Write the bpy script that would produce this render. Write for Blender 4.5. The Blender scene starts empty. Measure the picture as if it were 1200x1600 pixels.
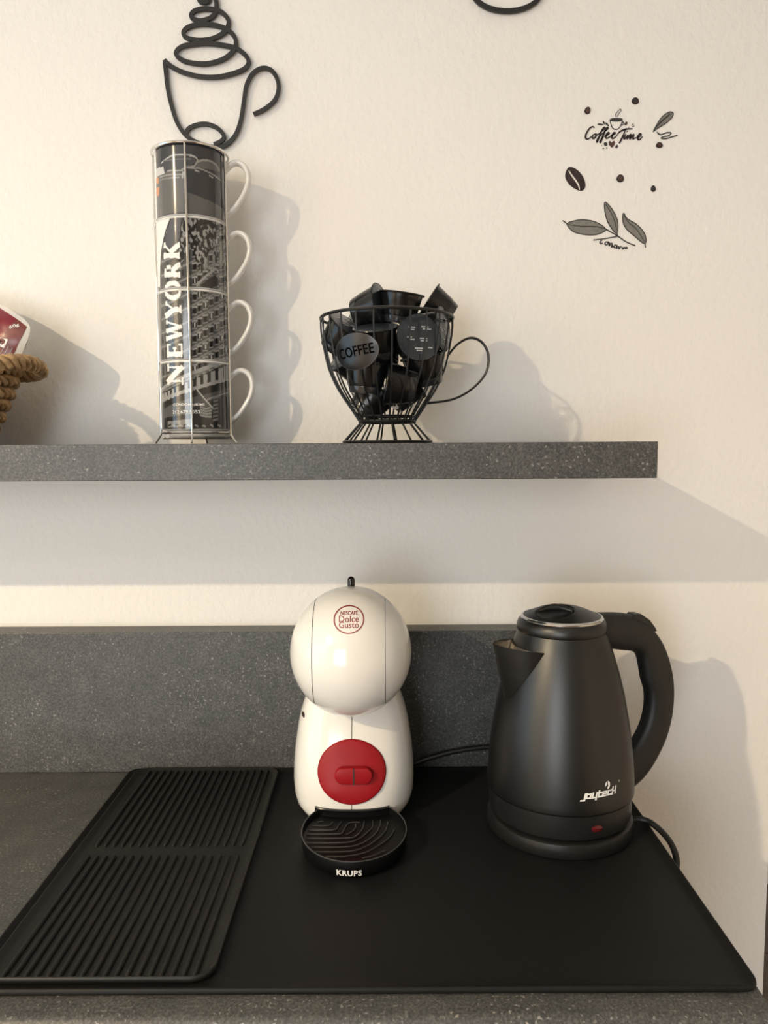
import bpy, bmesh, math, random
import numpy as np
from mathutils import Vector, Matrix, Quaternion
random.seed(7)
R = math.radians
scene = bpy.context.scene
col = scene.collection

# ------------------------------------------------------------------ camera
FPX, PITCH, ROLL, EYE = 1200.0, R(5.0), R(0.3), 1.35
right = Vector((1, 0, 0)); up = Vector((0, math.sin(PITCH), math.cos(PITCH))); fwd = Vector((0, math.cos(PITCH), -math.sin(PITCH)))
c_, s_ = math.cos(ROLL), math.sin(ROLL)
Xc = right * c_ - up * s_
Yc = right * s_ + up * c_
cam_d = bpy.data.cameras.new('camera')
cam = bpy.data.objects.new('camera', cam_d); col.objects.link(cam)
cam_d.sensor_fit = 'VERTICAL'; cam_d.sensor_height = 32.0; cam_d.lens = 32.0 * FPX / 1600.0
cam_d.clip_start = 0.02
M = Matrix((Xc, Yc, -fwd)).transposed().to_4x4(); M.translation = (0, 0, EYE)
cam.matrix_world = M
scene.camera = cam

def ray(px, py):
    u = (px - 600) / FPX; v = -(py - 800) / FPX
    return Xc * u + Yc * v + fwd
def atY(px, py, Y):
    d = ray(px, py); return Vector((0, 0, EYE)) + d * (Y / d.y)
def atZ(px, py, Z):
    d = ray(px, py); return Vector((0, 0, EYE)) + d * ((Z - EYE) / d.z)

# ------------------------------------------------------------------ world, lights, exposure
scene.view_settings.view_transform = 'Standard'
scene.view_settings.look = 'None'
scene.view_settings.gamma = 1.0
scene.view_settings.exposure = -0.07
world = bpy.data.worlds.new('world'); scene.world = world; world.use_nodes = True
world.node_tree.nodes['Background'].inputs[0].default_value = (0.75, 0.85, 1.0, 1)
world.node_tree.nodes['Background'].inputs[1].default_value = 0.4

LAMP_A = (-2.18, -1.38, 2.67); LAMP_B = (-2.84, -2.03, 2.67)
SPREAD = 158.0
POWER_A, POWER_B, POWER_WIN, POWER_REAR = 165.0, 20.0, 18.0, 66.0
WARM = (1.0, 0.79, 0.50); COOL = (0.56, 0.81, 1.0)
def area(name, loc, size, power, color, rot=(0, 0, 0), shape='DISK', sy=None):
    l = bpy.data.lights.new(name, 'AREA'); l.shape = shape; l.size = size
    if sy: l.size_y = sy
    l.energy = power; l.color = color
    if shape == 'DISK': l.spread = R(SPREAD)
    o = bpy.data.objects.new(name, l); col.objects.link(o); o.location = loc; o.rotation_euler = rot
    return o
area('downlight_beam', LAMP_A, 0.075, POWER_A, WARM)
area('downlight_beam', LAMP_B, 0.075, POWER_B, WARM)
# cool daylight at the left window; fill light from an added, unseen rear window
area('window_daylight_fill', (-3.16, -0.30, 1.10), 1.9, POWER_WIN, COOL, (0, R(-90), 0), 'RECTANGLE', 1.6)
area('window_daylight_fill', (-1.30, -2.96, 1.25), 1.5, POWER_REAR, (0.93, 0.97, 1.0), (R(90), 0, 0), 'RECTANGLE', 1.9)

# ------------------------------------------------------------------ materials
def mk(name, color, rough=0.5, metal=0.0, var=0.06, vscale=40.0, bump=0.0, bscale=200.0, spec=0.5, coat=0.0, trans=0.0, alpha=None):
    m = bpy.data.materials.new(name); m.use_nodes = True
    nt = m.node_tree; b = nt.nodes['Principled BSDF']
    tc = nt.nodes.new('ShaderNodeTexCoord')
    n = nt.nodes.new('ShaderNodeTexNoise'); n.inputs['Scale'].default_value = vscale; n.inputs['Detail'].default_value = 3
    nt.links.new(tc.outputs['Object'], n.inputs['Vector'])
    r = nt.nodes.new('ShaderNodeValToRGB')
    lo = [max(0, c * (1 - var)) for c in color]; hi = [min(1, c * (1 + var)) for c in color]
    r.color_ramp.elements[0].position = .3; r.color_ramp.elements[1].position = .7
    r.color_ramp.elements[0].color = (*lo, 1); r.color_ramp.elements[1].color = (*hi, 1)
    nt.links.new(n.outputs['Fac'], r.inputs['Fac']); nt.links.new(r.outputs['Color'], b.inputs['Base Color'])
    b.inputs['Roughness'].default_value = rough; b.inputs['Metallic'].default_value = metal
    b.inputs['Specular IOR Level'].default_value = spec
    b.inputs['Coat Weight'].default_value = coat; b.inputs['Coat Roughness'].default_value = 0.05
    b.inputs['Transmission Weight'].default_value = trans
    if bump:
        n2 = nt.nodes.new('ShaderNodeTexNoise'); n2.inputs['Scale'].default_value = bscale; n2.inputs['Detail'].default_value = 4
        nt.links.new(tc.outputs['Object'], n2.inputs['Vector'])
        bp = nt.nodes.new('ShaderNodeBump'); bp.inputs['Strength'].default_value = bump; bp.inputs['Distance'].default_value = 0.002
        nt.links.new(n2.outputs['Fac'], bp.inputs['Height']); nt.links.new(bp.outputs['Normal'], b.inputs['Normal'])
    return m

def laminate(name):
    m = bpy.data.materials.new(name); m.use_nodes = True
    nt = m.node_tree; b = nt.nodes['Principled BSDF']; N = nt.nodes.new; L = nt.links.new
    tc = N('ShaderNodeTexCoord')
    def noise(sc, det, rough=.6):
        n = N('ShaderNodeTexNoise'); n.inputs['Scale'].default_value = sc; n.inputs['Detail'].default_value = det; n.inputs['Roughness'].default_value = rough
        L(tc.outputs['Object'], n.inputs['Vector']); return n
    def ramp(fac, p0, p1, c0=(0, 0, 0, 1), c1=(1, 1, 1, 1)):
        r = N('ShaderNodeValToRGB'); r.color_ramp.elements[0].position = p0; r.color_ramp.elements[1].position = p1
        r.color_ramp.elements[0].color = c0; r.color_ramp.elements[1].color = c1
        L(fac, r.inputs['Fac']); return r.outputs['Color']
    base = ramp(noise(30, 5).outputs['Fac'], .3, .7, (.057, .058, .057, 1), (.086, .086, .085, 1))
    grain = ramp(noise(420, 3).outputs['Fac'], .40, .66, (.5, .5, .5, 1), (1.55, 1.55, 1.5, 1))
    mx = N('ShaderNodeMixRGB'); mx.blend_type = 'MULTIPLY'; mx.inputs[0].default_value = .8
    L(base, mx.inputs[1]); L(grain, mx.inputs[2])
    spk = ramp(noise(290, 2, .5).outputs['Fac'], .61, .68)
    msk = ramp(noise(26, 4, .7).outputs['Fac'], .46, .62, (.10, .10, .10, 1), (1, 1, 1, 1))
    mul = N('ShaderNodeMath'); mul.operation = 'MULTIPLY'; L(spk, mul.inputs[0]); L(msk, mul.inputs[1])
    m2 = N('ShaderNodeMixRGB'); L(mul.outputs[0], m2.inputs[0]); L(mx.outputs[0], m2.inputs[1]); m2.inputs[2].default_value = (.30, .29, .275, 1)
    L(m2.outputs[0], b.inputs['Base Color'])
    b.inputs['Roughness'].default_value = .42
    bp = N('ShaderNodeBump'); bp.inputs['Strength'].default_value = .25; bp.inputs['Distance'].default_value = .0006
    L(noise(420, 3).outputs['Fac'], bp.inputs['Height']); L(bp.outputs['Normal'], b.inputs['Normal'])
    return m

def plaster(name, c):
    m = mk(name, c, .62, var=.012, vscale=3, spec=.25)
    nt = m.node_tree; b = nt.nodes['Principled BSDF']; N = nt.nodes.new
    tc = N('ShaderNodeTexCoord')
    mp = N('ShaderNodeMapping'); mp.inputs['Scale'].default_value = (1.0, 1.0, .75)
    n = N('ShaderNodeTexNoise'); n.inputs['Scale'].default_value = 120; n.inputs['Detail'].default_value = 3; n.inputs['Roughness'].default_value = .55
    nt.links.new(tc.outputs['Object'], mp.inputs['Vector']); nt.links.new(mp.outputs['Vector'], n.inputs['Vector'])
    bp = N('ShaderNodeBump'); bp.inputs['Strength'].default_value = .42; bp.inputs['Distance'].default_value = .0028
    nt.links.new(n.outputs['Fac'], bp.inputs['Height']); nt.links.new(bp.outputs['Normal'], b.inputs['Normal'])
    return m

MAT = {}
MAT['wall'] = plaster('wall_plaster', (.85, .835, .805))
MAT['darkwall'] = mk('dimmed_room_wall', (.30, .27, .24), .75, var=.03)  # unseen rear wall, darkened so black objects reflect less room light
MAT['warmwall'] = mk('warm_bounce_wall', (.80, .70, .57), .7, var=.02)  # unseen right wall, tinted to bounce warm light onto the kitchen wall
MAT['cutout'] = mk('cut_out_black', (.002, .002, .002), .9, spec=.05)
MAT['ceiling'] = mk('ceiling_paint', (.85, .84, .82), .8, var=.02)
MAT['tile'] = mk('floor_tile', (.16, .12, .095), .4, var=.25, vscale=12)
MAT['grout'] = mk('grout', (.45, .42, .38), .9)
MAT['lam'] = laminate('dark_stone_laminate')
MAT['cab'] = mk('cabinet_front', (.62, .60, .57), .45, var=.03)
MAT['rubber'] = mk('black_silicone', (.0075, .0076, .0075), .55, var=.10, vscale=7, bump=.12, bscale=900, spec=.25)
MAT['rubber2'] = mk('black_silicone_tray', (.011, .011, .0102), .5, var=.12, vscale=30, bump=.1, bscale=900, spec=.4)
MAT['blackwire'] = mk('black_lacquered_wire', (.008, .008, .008), .35, var=.1)
MAT['linewood'] = mk('black_painted_board', (.012, .012, .012), .55, var=.1)
MAT['plate'] = mk('black_enamel_plate', (.007, .007, .008), .26, var=.1, spec=.6)
MAT['chrome'] = mk('chrome_wire', (.72, .71, .69), .14, 1.0, var=.03)
MAT['glaze'] = mk('white_glazed_ceramic', (.80, .79, .76), .12, var=.02, coat=.4)
MAT['capsule'] = mk('black_capsule_plastic', (.006, .006, .0065), .20, var=.1, spec=.5)
MAT['foil'] = mk('dark_foil', (.05, .06, .075), .25, .55, var=.2, vscale=60, bump=.5, bscale=90)
MAT['clear'] = mk('smoky_clear_plastic', (.02, .021, .023), .10, var=.1, spec=.7)
MAT['greyprint'] = mk('grey_print', (.42, .44, .46), .5)
MAT['white_gloss'] = mk('white_gloss_plastic', (.80, .785, .75), .16, var=.01, coat=.3, spec=.5)
MAT['dark_gap'] = mk('dark_gap', (.03, .025, .022), .6)
MAT['red'] = mk('red_satin_plastic', (.285, .0085, .013), .42, var=.04, spec=.22)
MAT['redprint'] = mk('dark_red_print', (.26, .03, .035), .45)
MAT['brownled'] = mk('brown_button', (.045, .018, .014), .3)
MAT['gloss_black'] = mk('gloss_black_plastic', (.006, .006, .007), .16, var=.1)
MAT['satin_black'] = mk('satin_black_plastic', (.010, .010, .010), .38, var=.1)
MAT['tray_black'] = mk('tray_black_plastic', (.0035, .0035, .0038), .45, var=.1, spec=.14)
MAT['ridge'] = mk('grey_ridge_plastic', (.06, .06, .06), .35)
MAT['whiteprint'] = mk('white_print', (.85, .85, .84), .5, var=.01)
MAT['kettle'] = mk('matt_black_coated_steel', (.0050, .0048, .0045), .36, .0, var=.06, bump=.05, bscale=1500, spec=.62)
MAT['kettle_h'] = mk('soft_black_handle', (.010, .010, .0095), .5, var=.08)
MAT['steel'] = mk('brushed_steel', (.62, .58, .52), .3, 1.0, var=.08)
MAT['redlamp'] = mk('red_indicator', (.09, .006, .010), .2)
MAT['straw'] = mk('woven_straw', (.46, .30, .145), .6, var=.4, vscale=90, bump=.5, bscale=500)
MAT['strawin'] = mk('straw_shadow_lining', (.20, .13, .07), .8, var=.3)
MAT['film'] = mk('white_bag_film', (.74, .73, .70), .25, var=.04, bump=.3, bscale=60)
MAT['maroon'] = mk('maroon_bag_print', (.17, .012, .022), .28, var=.25, vscale=25, bump=.35, bscale=45)
MAT['maroon2'] = mk('brown_red_bag_band', (.20, .05, .045), .3, var=.25, vscale=40, bump=.3, bscale=45)
MAT['ink'] = mk('dark_brown_ink', (.022, .012, .011), .6, var=.2)
MAT['inkgrey'] = mk('dark_grey_ink', (.035, .033, .03), .6, var=.2)
MAT['leafgrey'] = mk('grey_leaf_print', (.20, .195, .175), .6, var=.12, vscale=120)
MAT['beanbrown'] = mk('brown_bean_print', (.085, .04, .032), .6, var=.35, vscale=300)
MAT['paper'] = mk('pale_print', (.74, .71, .66), .6)
MAT['frame'] = mk('window_frame_paint', (.8, .8, .79), .4)
MAT['lampglow'] = mk('lamp_diffuser', (1, .9, .75), .5)
_b = MAT['lampglow'].node_tree.nodes['Principled BSDF']; _b.inputs['Emission Color'].default_value = (1, .85, .62, 1); _b.inputs['Emission Strength'].default_value = 4

def attr_mat(name):
    m = bpy.data.materials.new(name); m.use_nodes = True
    nt = m.node_tree; b = nt.nodes['Principled BSDF']
    a = nt.nodes.new('ShaderNodeVertexColor'); a.layer_name = 'print'
    nt.links.new(a.outputs['Color'], b.inputs['Base Color'])
    b.inputs['Roughness'].default_value = .12; b.inputs['Coat Weight'].default_value = .5; b.inputs['Coat Roughness'].default_value = .05
    return m
MAT['mugprint'] = attr_mat('glazed_photo_print')

# ------------------------------------------------------------------ builders
class MB:
    def __init__(s): s.v = []; s.f = []
    def add(s, vs, fs):
        o = len(s.v); s.v += [tuple(p) for p in vs]; s.f += [tuple(i + o for i in f) for f in fs]; return s
    def box(s, a, b):
        (x0, y0, z0), (x1, y1, z1) = a, b
        return s.add([(x0,y0,z0),(x1,y0,z0),(x1,y1,z0),(x0,y1,z0),(x0,y0,z1),(x1,y0,z1),(x1,y1,z1),(x0,y1,z1)],
                     [(3,2,1,0),(4,5,6,7),(0,1,5,4),(1,2,6,5),(2,3,7,6),(3,0,4,7)])
    def lathe(s, prof, c=(0, 0, 0), n=48, cap0=True, cap1=True):
        vs = []; fs = []
        for (r, z) in prof:
            for k in range(n):
                a = 2 * math.pi * k / n; vs.append((c[0] + r * math.cos(a), c[1] + r * math.sin(a), c[2] + z))
        for i in range(len(prof) - 1):
            for k in range(n):
                k2 = (k + 1) % n; fs.append((i*n+k, i*n+k2, (i+1)*n+k2, (i+1)*n+k))
        if cap0: fs.append(tuple(reversed(range(n))))
        if cap1: fs.append(tuple((len(prof)-1)*n + k for k in range(n)))
        return s.add(vs, fs)
    def tube(s, pts, r, n=8, closed=False, cap=True, flat=None):
        pts = [Vector(p) for p in pts]; m = len(pts)
        rr = r if isinstance(r, (list, tuple)) else [r] * m
        T = []
        for i in range(m):
            if closed: t = pts[(i+1) % m] - pts[i-1]
            else: t = pts[min(i+1, m-1)] - pts[max(i-1, 0)]
            T.append(t.normalized() if t.length > 1e-9 else Vector((0, 0, 1)))
        ref = Vector((0, 0, 1)) if abs(T[0].z) < .9 else Vector((1, 0, 0))
        nv = (ref - T[0] * ref.dot(T[0])).normalized()
        vs = []; fs = []
        for i in range(m):
            nv = (nv - T[i] * nv.dot(T[i])); nv = nv.normalized() if nv.length > 1e-6 else T[i].orthogonal().normalized()
            bv = T[i].cross(nv)
            for k in range(n):
                a = 2 * math.pi * k / n
                vs.append(pts[i] + (nv * math.cos(a) + bv * math.sin(a)) * rr[i])
        last = m if closed else m - 1
        for i in range(last):
            j = (i + 1) % m
            for k in range(n):
                k2 = (k + 1) % n; fs.append((i*n+k, i*n+k2, j*n+k2, j*n+k))
        if cap and not closed:
            fs.append(tuple(reversed(range(n)))); fs.append(tuple((m-1)*n + k for k in range(n)))
        return s.add(vs, fs)
    def grid(s, rows, closed_u=False):
        n = len(rows[0]); vs = [p for r in rows for p in r]; fs = []
        for i in range(len(rows) - 1):
            for k in range(n if closed_u else n - 1):
                k2 = (k + 1) % n; fs.append((i*n+k, i*n+k2, (i+1)*n+k2, (i+1)*n+k))
        return s.add(vs, fs)
    def mesh(s, name, smooth=True, angle=40):
        me = bpy.data.meshes.new(name); me.from_pydata(s.v, [], s.f); me.update()
        if smooth:
            me.polygons.foreach_set('use_smooth', [True] * len(me.polygons))
            try: me.set_sharp_from_angle(angle=R(angle))
            except Exception: pass
        return me
    def build(s, name, mat, parent=None, smooth=True, angle=40, local=False, bevel=0, seg=2):
        me = s.mesh(name, smooth, angle)
        return link(name, me, mat, parent, local, bevel, seg)

def link(name, me, mat, parent=None, local=False, bevel=0, seg=2):
    o = bpy.data.objects.new(name, me); col.objects.link(o)
    if mat and not me.materials: me.materials.append(MAT[mat] if isinstance(mat, str) else mat)
    if parent:
        o.parent = parent
        if not local and parent.parent is None: o.location = -Vector(parent.location)
    if bevel:
        b = o.modifiers.new('bevel', 'BEVEL'); b.width = bevel; b.segments = seg; b.limit_method = 'ANGLE'; b.angle_limit = R(40)
    return o
def tag(o, label, cat, group=None):
    o['label'] = label; o['category'] = cat
    if group: o['group'] = group
    return o
def thing(name, loc, label, cat, group=None):
    o = bpy.data.objects.new(name, None); col.objects.link(o); o.location = loc; o.empty_display_size = .02
    return tag(o, label, cat, group)
def struct(name, mb, mat, parent=None, smooth=False):
    o = mb.build(name, mat, parent, smooth=smooth)
    if parent is None: o['kind'] = 'structure'
    return o

def spline(pts, n=8, closed=False):
    P = [Vector(p) for p in pts]; m = len(P); out = []
    rng = m if closed else m - 1
    for i in range(rng):
        if closed: p0, p1, p2, p3 = P[i-1], P[i], P[(i+1) % m], P[(i+2) % m]
        else: p0, p1, p2, p3 = P[max(i-1, 0)], P[i], P[i+1], P[min(i+2, m-1)]
        for k in range(n):
            t = k / n; t2 = t*t; t3 = t2*t
            out.append(.5 * ((2*p1) + (p2-p0)*t + (2*p0-5*p1+4*p2-p3)*t2 + (3*p1-p0-3*p2+p3)*t3))
    if not closed: out.append(P[-1].copy())
    return out

def ribbon(pts, w, y0, y1, mb, taper=False):
    """flat band in the XZ plane following pts (x,z), width w, between depths y0 (wall side) and y1 (front)"""
    P = [Vector((p[0], p[1])) for p in pts]; m = len(P)
    L = []; Rr = []
    for i in range(m):
        t = (P[min(i+1, m-1)] - P[max(i-1, 0)]);
        t = t.normalized() if t.length > 1e-9 else Vector((1, 0))
        nrm = Vector((-t.y, t.x)); ww = (w[i] if isinstance(w, list) else w) / 2
        if taper: ww *= .45 + .55 * math.sin(math.pi * min(1, max(0, (i + .6) / m)))
        L.append(P[i] + nrm * ww); Rr.append(P[i] - nrm * ww)
    vs = []; fs = []
    for i in range(m):
        vs += [(L[i].x, y1, L[i].y), (Rr[i].x, y1, Rr[i].y), (Rr[i].x, y0, Rr[i].y), (L[i].x, y0, L[i].y)]
    for i in range(m - 1):
        a = i*4; b = a + 4
        for k in range(4): k2 = (k+1) % 4; fs.append((a+k, b+k, b+k2, a+k2))
    fs += [(0, 1, 2, 3), ((m-1)*4+3, (m-1)*4+2, (m-1)*4+1, (m-1)*4)]
    mb.add(vs, fs); return mb
def plate(poly, y0, y1, mb):
    n = len(poly)
    vs = [(p[0], y1, p[1]) for p in poly] + [(p[0], y0, p[1]) for p in poly]
    fs = [tuple(range(n)), tuple(reversed(range(n, 2*n)))] + [(k, n+k, n+(k+1) % n, (k+1) % n) for k in range(n)]
    mb.add(vs, fs); return mb
def ellipse2(cx, cz, a, b, n=24, rot=0):
    return [(cx + a*math.cos(t)*math.cos(rot) - b*math.sin(t)*math.sin(rot), cz + a*math.cos(t)*math.sin(rot) + b*math.sin(t)*math.cos(rot)) for t in [2*math.pi*k/n for k in range(n)]]

def text_geo(body, size, bold=0.0, sx=1.0, shear=0.0, spacing=1.0):
    cu = bpy.data.curves.new('txt', 'FONT'); cu.body = body; cu.size = size; cu.align_x = 'CENTER'; cu.align_y = 'CENTER'
    cu.offset = bold; cu.shear = shear; cu.space_character = spacing; cu.resolution_u = 3
    ob = bpy.data.objects.new('txt', cu); col.objects.link(ob)
    me = ob.to_mesh()
    vs = [(v.co.x * sx, v.co.y) for v in me.vertices]; fs = [tuple(p.vertices) for p in me.polygons]
    ob.to_mesh_clear(); bpy.data.objects.remove(ob); bpy.data.curves.remove(cu)
    return vs, fs

def fit(geo, w, h):
    vs, fs = geo; xs = [v[0] for v in vs]; ys = [v[1] for v in vs]
    x0, x1, y0, y1 = min(xs), max(xs), min(ys), max(ys)
    return [((x-(x0+x1)/2)*w/(x1-x0), (y-(y0+y1)/2)*h/(y1-y0)) for x, y in vs], fs

def rrect(cx, cy, hx, hy, r, n=6):
    out = []
    for (sx, sy, a0) in ((1, 1, 0), (-1, 1, 90), (-1, -1, 180), (1, -1, 270)):
        for k in range(n + 1):
            a = R(a0 + 90 * k / n); out.append((cx + sx*(hx-r) + r*math.cos(a), cy + sy*(hy-r) + r*math.sin(a)))
    return out
def rr_loft(cx, cy, hx, hy, r, prof, mb, n=6):
    rows = [[(x, y, z) for x, y in rrect(cx, cy, hx-i, hy-i, max(.001, r-i), n)] for (i, z) in prof]
    mb.grid(rows, True); m = len(rows[0]); o = len(mb.v) - m*len(rows)
    mb.f.append(tuple(o + k for k in reversed(range(m)))); mb.f.append(tuple(o + (len(rows)-1)*m + k for k in range(m)))
    return mb

# ------------------------------------------------------------------ the room
WY, CZ = 1.066, 0.90            # wall face, counter height
X0, X1, Y0, Y1, ZC = -3.2, 1.9, -3.0, 2.25, 2.72
XE = 0.5545                     # outer corner where the wall ends
SHZ = 1.352                     # shelf top
struct('wall_back', MB().box((X0, WY, 0), (XE, WY + .13, ZC)), 'wall')
struct('wall_corridor', MB().box((X0, Y1, 0), (X1, Y1 + .1, ZC)), 'wall')
struct('wall_right', MB().box((X1, Y0, 0), (X1 + .1, Y1 + .1, ZC)), 'warmwall')
wl = MB()
wl.box((X0-.1, Y0, 0), (X0, Y1, .12)); wl.box((X0-.1, Y0, 2.1), (X0, Y1, ZC)); wl.box((X0-.1, Y0, .12), (X0, -1.15, 2.1)); wl.box((X0-.1, .55, .12), (X0, Y1, 2.1))
struct('wall_left', wl, 'wall')
wr = MB()
wr.box((X0, Y0-.1, 0), (X1, Y0, .25)); wr.box((X0, Y0-.1, 2.25), (X1, Y0, ZC)); wr.box((X0, Y0-.1, .25), (-2.10, Y0, 2.25)); wr.box((-.5, Y0-.1, .25), (X1, Y0, 2.25))
struct('wall_rear', wr, 'darkwall')
for nm, (a0, a1, b0, b1), ax in (('window_1', (-1.15, .55, .12, 2.1), 0), ('fill_window', (-2.10, -.5, .25, 2.25), 1)):  # the rear opening is added to carry fill light from behind the camera
    m = MB(); t = .05
    for (p0, p1, q0, q1) in ((a0, a0+t, b0, b1), (a1-t, a1, b0, b1), (a0, a1, b0, b0+t), (a0, a1, b1-t, b1), ((a0+a1)/2-t/2, (a0+a1)/2+t/2, b0, b1)):
        if ax == 0: m.box((X0-.09, p0, q0), (X0-.05, p1, q1))
        else: m.box((p0, Y0-.09, q0), (p1, Y0-.05, q1))
    struct(nm, m, 'frame')
struct('ceiling', MB().box((X0-.1, Y0-.1, ZC), (X1+.1, Y1+.1, ZC+.1)), 'ceiling')
floor = struct('floor', MB().box((X0-.1, Y0-.1, -.1), (X1+.1, Y1+.1, -.004)), 'grout')
TS = .45
tile_me = MB().box((0, 0, -.006), (TS-.005, TS-.005, 0)).mesh('tile', False); tile_me.materials.append(MAT['tile'])
for i in range(12):
    for j in range(12):
        o = bpy.data.objects.new('tile', tile_me); col.objects.link(o); o.parent = floor
        o.location = (X0 + i*TS, Y0 - .02 + j*TS, random.uniform(-.0005, .0005))

# ------------------------------------------------------------------ counter, cabinets, splashback, shelf
CXR, CFY = .3075, .5665
ct = MB()
prof = [(CFY+.006, CZ-.038), (CFY+.001, CZ-.036), (CFY, CZ-.032), (CFY, CZ-.008), (CFY+.0012, CZ-.004), (CFY+.004, CZ-.001), (CFY+.008, CZ), (1.066, CZ), (1.066, CZ-.038)]
XL = -1.55
ct.grid([[(XL, y, z) for y, z in prof], [(CXR, y, z) for y, z in prof]], True)
n = len(prof); ct.f.append(tuple(range(n))); ct.f.append(tuple(n + k for k in reversed(range(n))))
tag(ct.build('countertop', 'lam', angle=60), 'dark grey speckled stone-look worktop with rounded front edge under the black mat', 'countertop')
for k in range(3):
    x0 = -1.50 + k*.6
    t = thing('base_cabinet', (x0 + .3, .85, .0), ['pale base cabinet below the worktop, far from the wall corner', 'pale base cabinet below the worktop, middle one of three', 'pale base cabinet below the worktop, next to the wall corner'][k], 'cabinet', 'base cabinets under the worktop')
    MB().box((x0+.001, .615, .1), (x0+.599, WY-.002, CZ-.0385)).build('body', 'cab', t, smooth=False)
    MB().box((x0+.02, .66, 0), (x0+.58, WY-.01, .1)).build('plinth', 'gloss_black', t, smooth=False)
    d = MB().box((x0+.004, .595, .11), (x0+.596, .614, CZ-.045)).build('door', 'cab', t, smooth=False, bevel=.002)
    MB().tube([(x0+.2, .595, .8), (x0+.2, .57, .8), (x0+.4, .57, .8), (x0+.4, .595, .8)], .005, 8).build('handle', 'chrome', d)
BSY = 1.028
tag(MB().box((XL, BSY, CZ + .0003), (.262, WY - .0003, 1.0972)).build('splashback', 'lam', smooth=False, bevel=.001), 'dark grey speckled upstand panel along the wall behind the coffee machine', 'splashback')
tag(MB().box((-1.2, .81, 1.3135), (.2885, WY - .0003, SHZ)).build('wall_shelf', 'lam', smooth=False, bevel=.0008), 'thick dark grey speckled floating shelf holding mugs and capsule basket', 'shelf')

for nm, p, lab in (('ceiling_light', LAMP_A, 'round recessed ceiling downlight nearer the kitchen wall'), ('ceiling_light', LAMP_B, 'round recessed ceiling downlight farther from the kitchen wall')):
    t = thing(nm, (p[0], p[1], ZC), lab, 'lamp', 'recessed ceiling lights')
    MB().lathe([(.045, -.012), (.058, -.012), (.06, -.004), (.06, 0), (.045, 0)], p[:2] + (ZC,), 32, False, False).build('trim_ring', 'frame', t)
    MB().lathe([(.0, -.004), (.044, -.004)], p[:2] + (ZC,), 32, False, False).build('diffuser', 'lampglow', t)

# ------------------------------------------------------------------ black mat and ribbed tray
MX0, MX1, MY0, MY1 = -.352, .3085, .5925, 1.0276
mt = MB()
rr_loft((MX0+MX1)/2, (MY0+MY1)/2, (MX1-MX0)/2, (MY1-MY0)/2, .014,
        [(.004, CZ+.0002), (.001, CZ+.001), (0, CZ+.003), (.0006, CZ+.0058), (.0018, CZ+.0066), (.003, CZ+.0060), (.007, CZ+.0032), (.011, CZ+.0023), (.02, CZ+.0022)], mt)
tag(mt.build('counter_mat', 'rubber', angle=80), 'large smooth black silicone mat with raised lip under kettle and coffee machine', 'mat')
MZ = CZ + .0022
TX0, TX1, TY0, TY1 = -.341, -.1445, .6035, 1.0235
tr = thing('ribbed_drying_tray', ((TX0+TX1)/2, (TY0+TY1)/2, MZ), 'black ribbed silicone drying tray lying on the smooth mat', 'tray')
b = MB()
rr_loft((TX0+TX1)/2, (TY0+TY1)/2, (TX1-TX0)/2, (TY1-TY0)/2, .020,
        [(.003, MZ+.0002), (.0008, MZ+.001), (0, MZ+.004), (.0005, MZ+.0064), (.0014, MZ+.0070), (.0024, MZ+.0064), (.006, MZ+.0036), (.009, MZ+.0027), (.02, MZ+.0026)], b)
b.build('tray_body', 'rubber2', tr, angle=80)
TZ = MZ + .0026
ya, yb = atZ(0, 1533, TZ).y, atZ(0, 1339, TZ).y
yc, yd = atZ(0, 1325, TZ).y, atZ(0, 1207, TZ).y
NR = 18
for (q0, q1) in ((ya, yb), (yc, yd)):
    ln = q1 - q0; m = MB(); prof = []
    ns = 7
    rows = []
    for tt, sc in [(0, .15), (.0012, .65), (.003, 1), (ln-.003, 1), (ln-.0012, .65), (ln, .15)]:
        rows.append([( .0021*sc*math.cos(math.pi*k/ns), tt, .0034*sc*math.sin(math.pi*k/ns)) for k in range(ns+1)])
    m.grid(rows); me = m.mesh('rib', True, 80); me.materials.append(MAT['rubber2'])
    xa, xb = TX0 + .0185, TX1 - .0165
    for k in range(NR):
        o = bpy.data.objects.new('rib', me); col.objects.link(o); o.parent = tr
        o.location = Vector((xa + (xb-xa)*k/(NR-1), q0, TZ)) - tr.location

# ------------------------------------------------------------------ coffee machine
MCX = -.0395
mc = thing('capsule_coffee_machine', (MCX, .93, MZ), 'white round-headed capsule coffee machine with red disc on its front', 'coffee machine')
HX, HZ, HYF, HYB, HCY, HCZ = .0705, .0745, .0715, .105, .878, 1.1105
def head_y(x, z):
    q = 1 - ((x - MCX)/HX)**2 - ((z - HCZ)/HZ)**2
    return HCY - HYF * math.sqrt(max(q, 0.0))
def head_slice(xa, xb, sc=1.0, nx=14, nt=48):
    m = MB(); rows = []
    for i in range(nx + 1):
        x = xa + (xb - xa) * i / nx
        if abs(xa) > HX*.99 or abs(xb) > HX*.99:   # concentrate near the pole
            f = i / nx; f = (1-(1-f)**2) if abs(xb) > HX*.99 else f**2
            f = 1 - (1 - i/nx)**2 if abs(xb) > HX*.99 else (i/nx)**2
            x = xa + (xb - xa) * f
        r = math.sqrt(max(1e-6, 1 - (x/HX)**2)) * sc
        row = []
        for k in range(nt):
            a = 2*math.pi*k/nt; cy, sz = math.cos(a), math.sin(a)
            row.append((MCX + x, HCY + (HYB if cy > 0 else HYF) * r * cy, HCZ + HZ * r * sz))
        rows.append(row)
    m.grid(rows, True)
    m.f.append(tuple(range(nt))); m.f.append(tuple(len(rows)*nt - nt + k for k in reversed(range(nt))))
    return m
SE = .0398
hd = head_slice(-SE, SE).build('head_shell', 'white_gloss', mc, angle=50)
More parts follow.
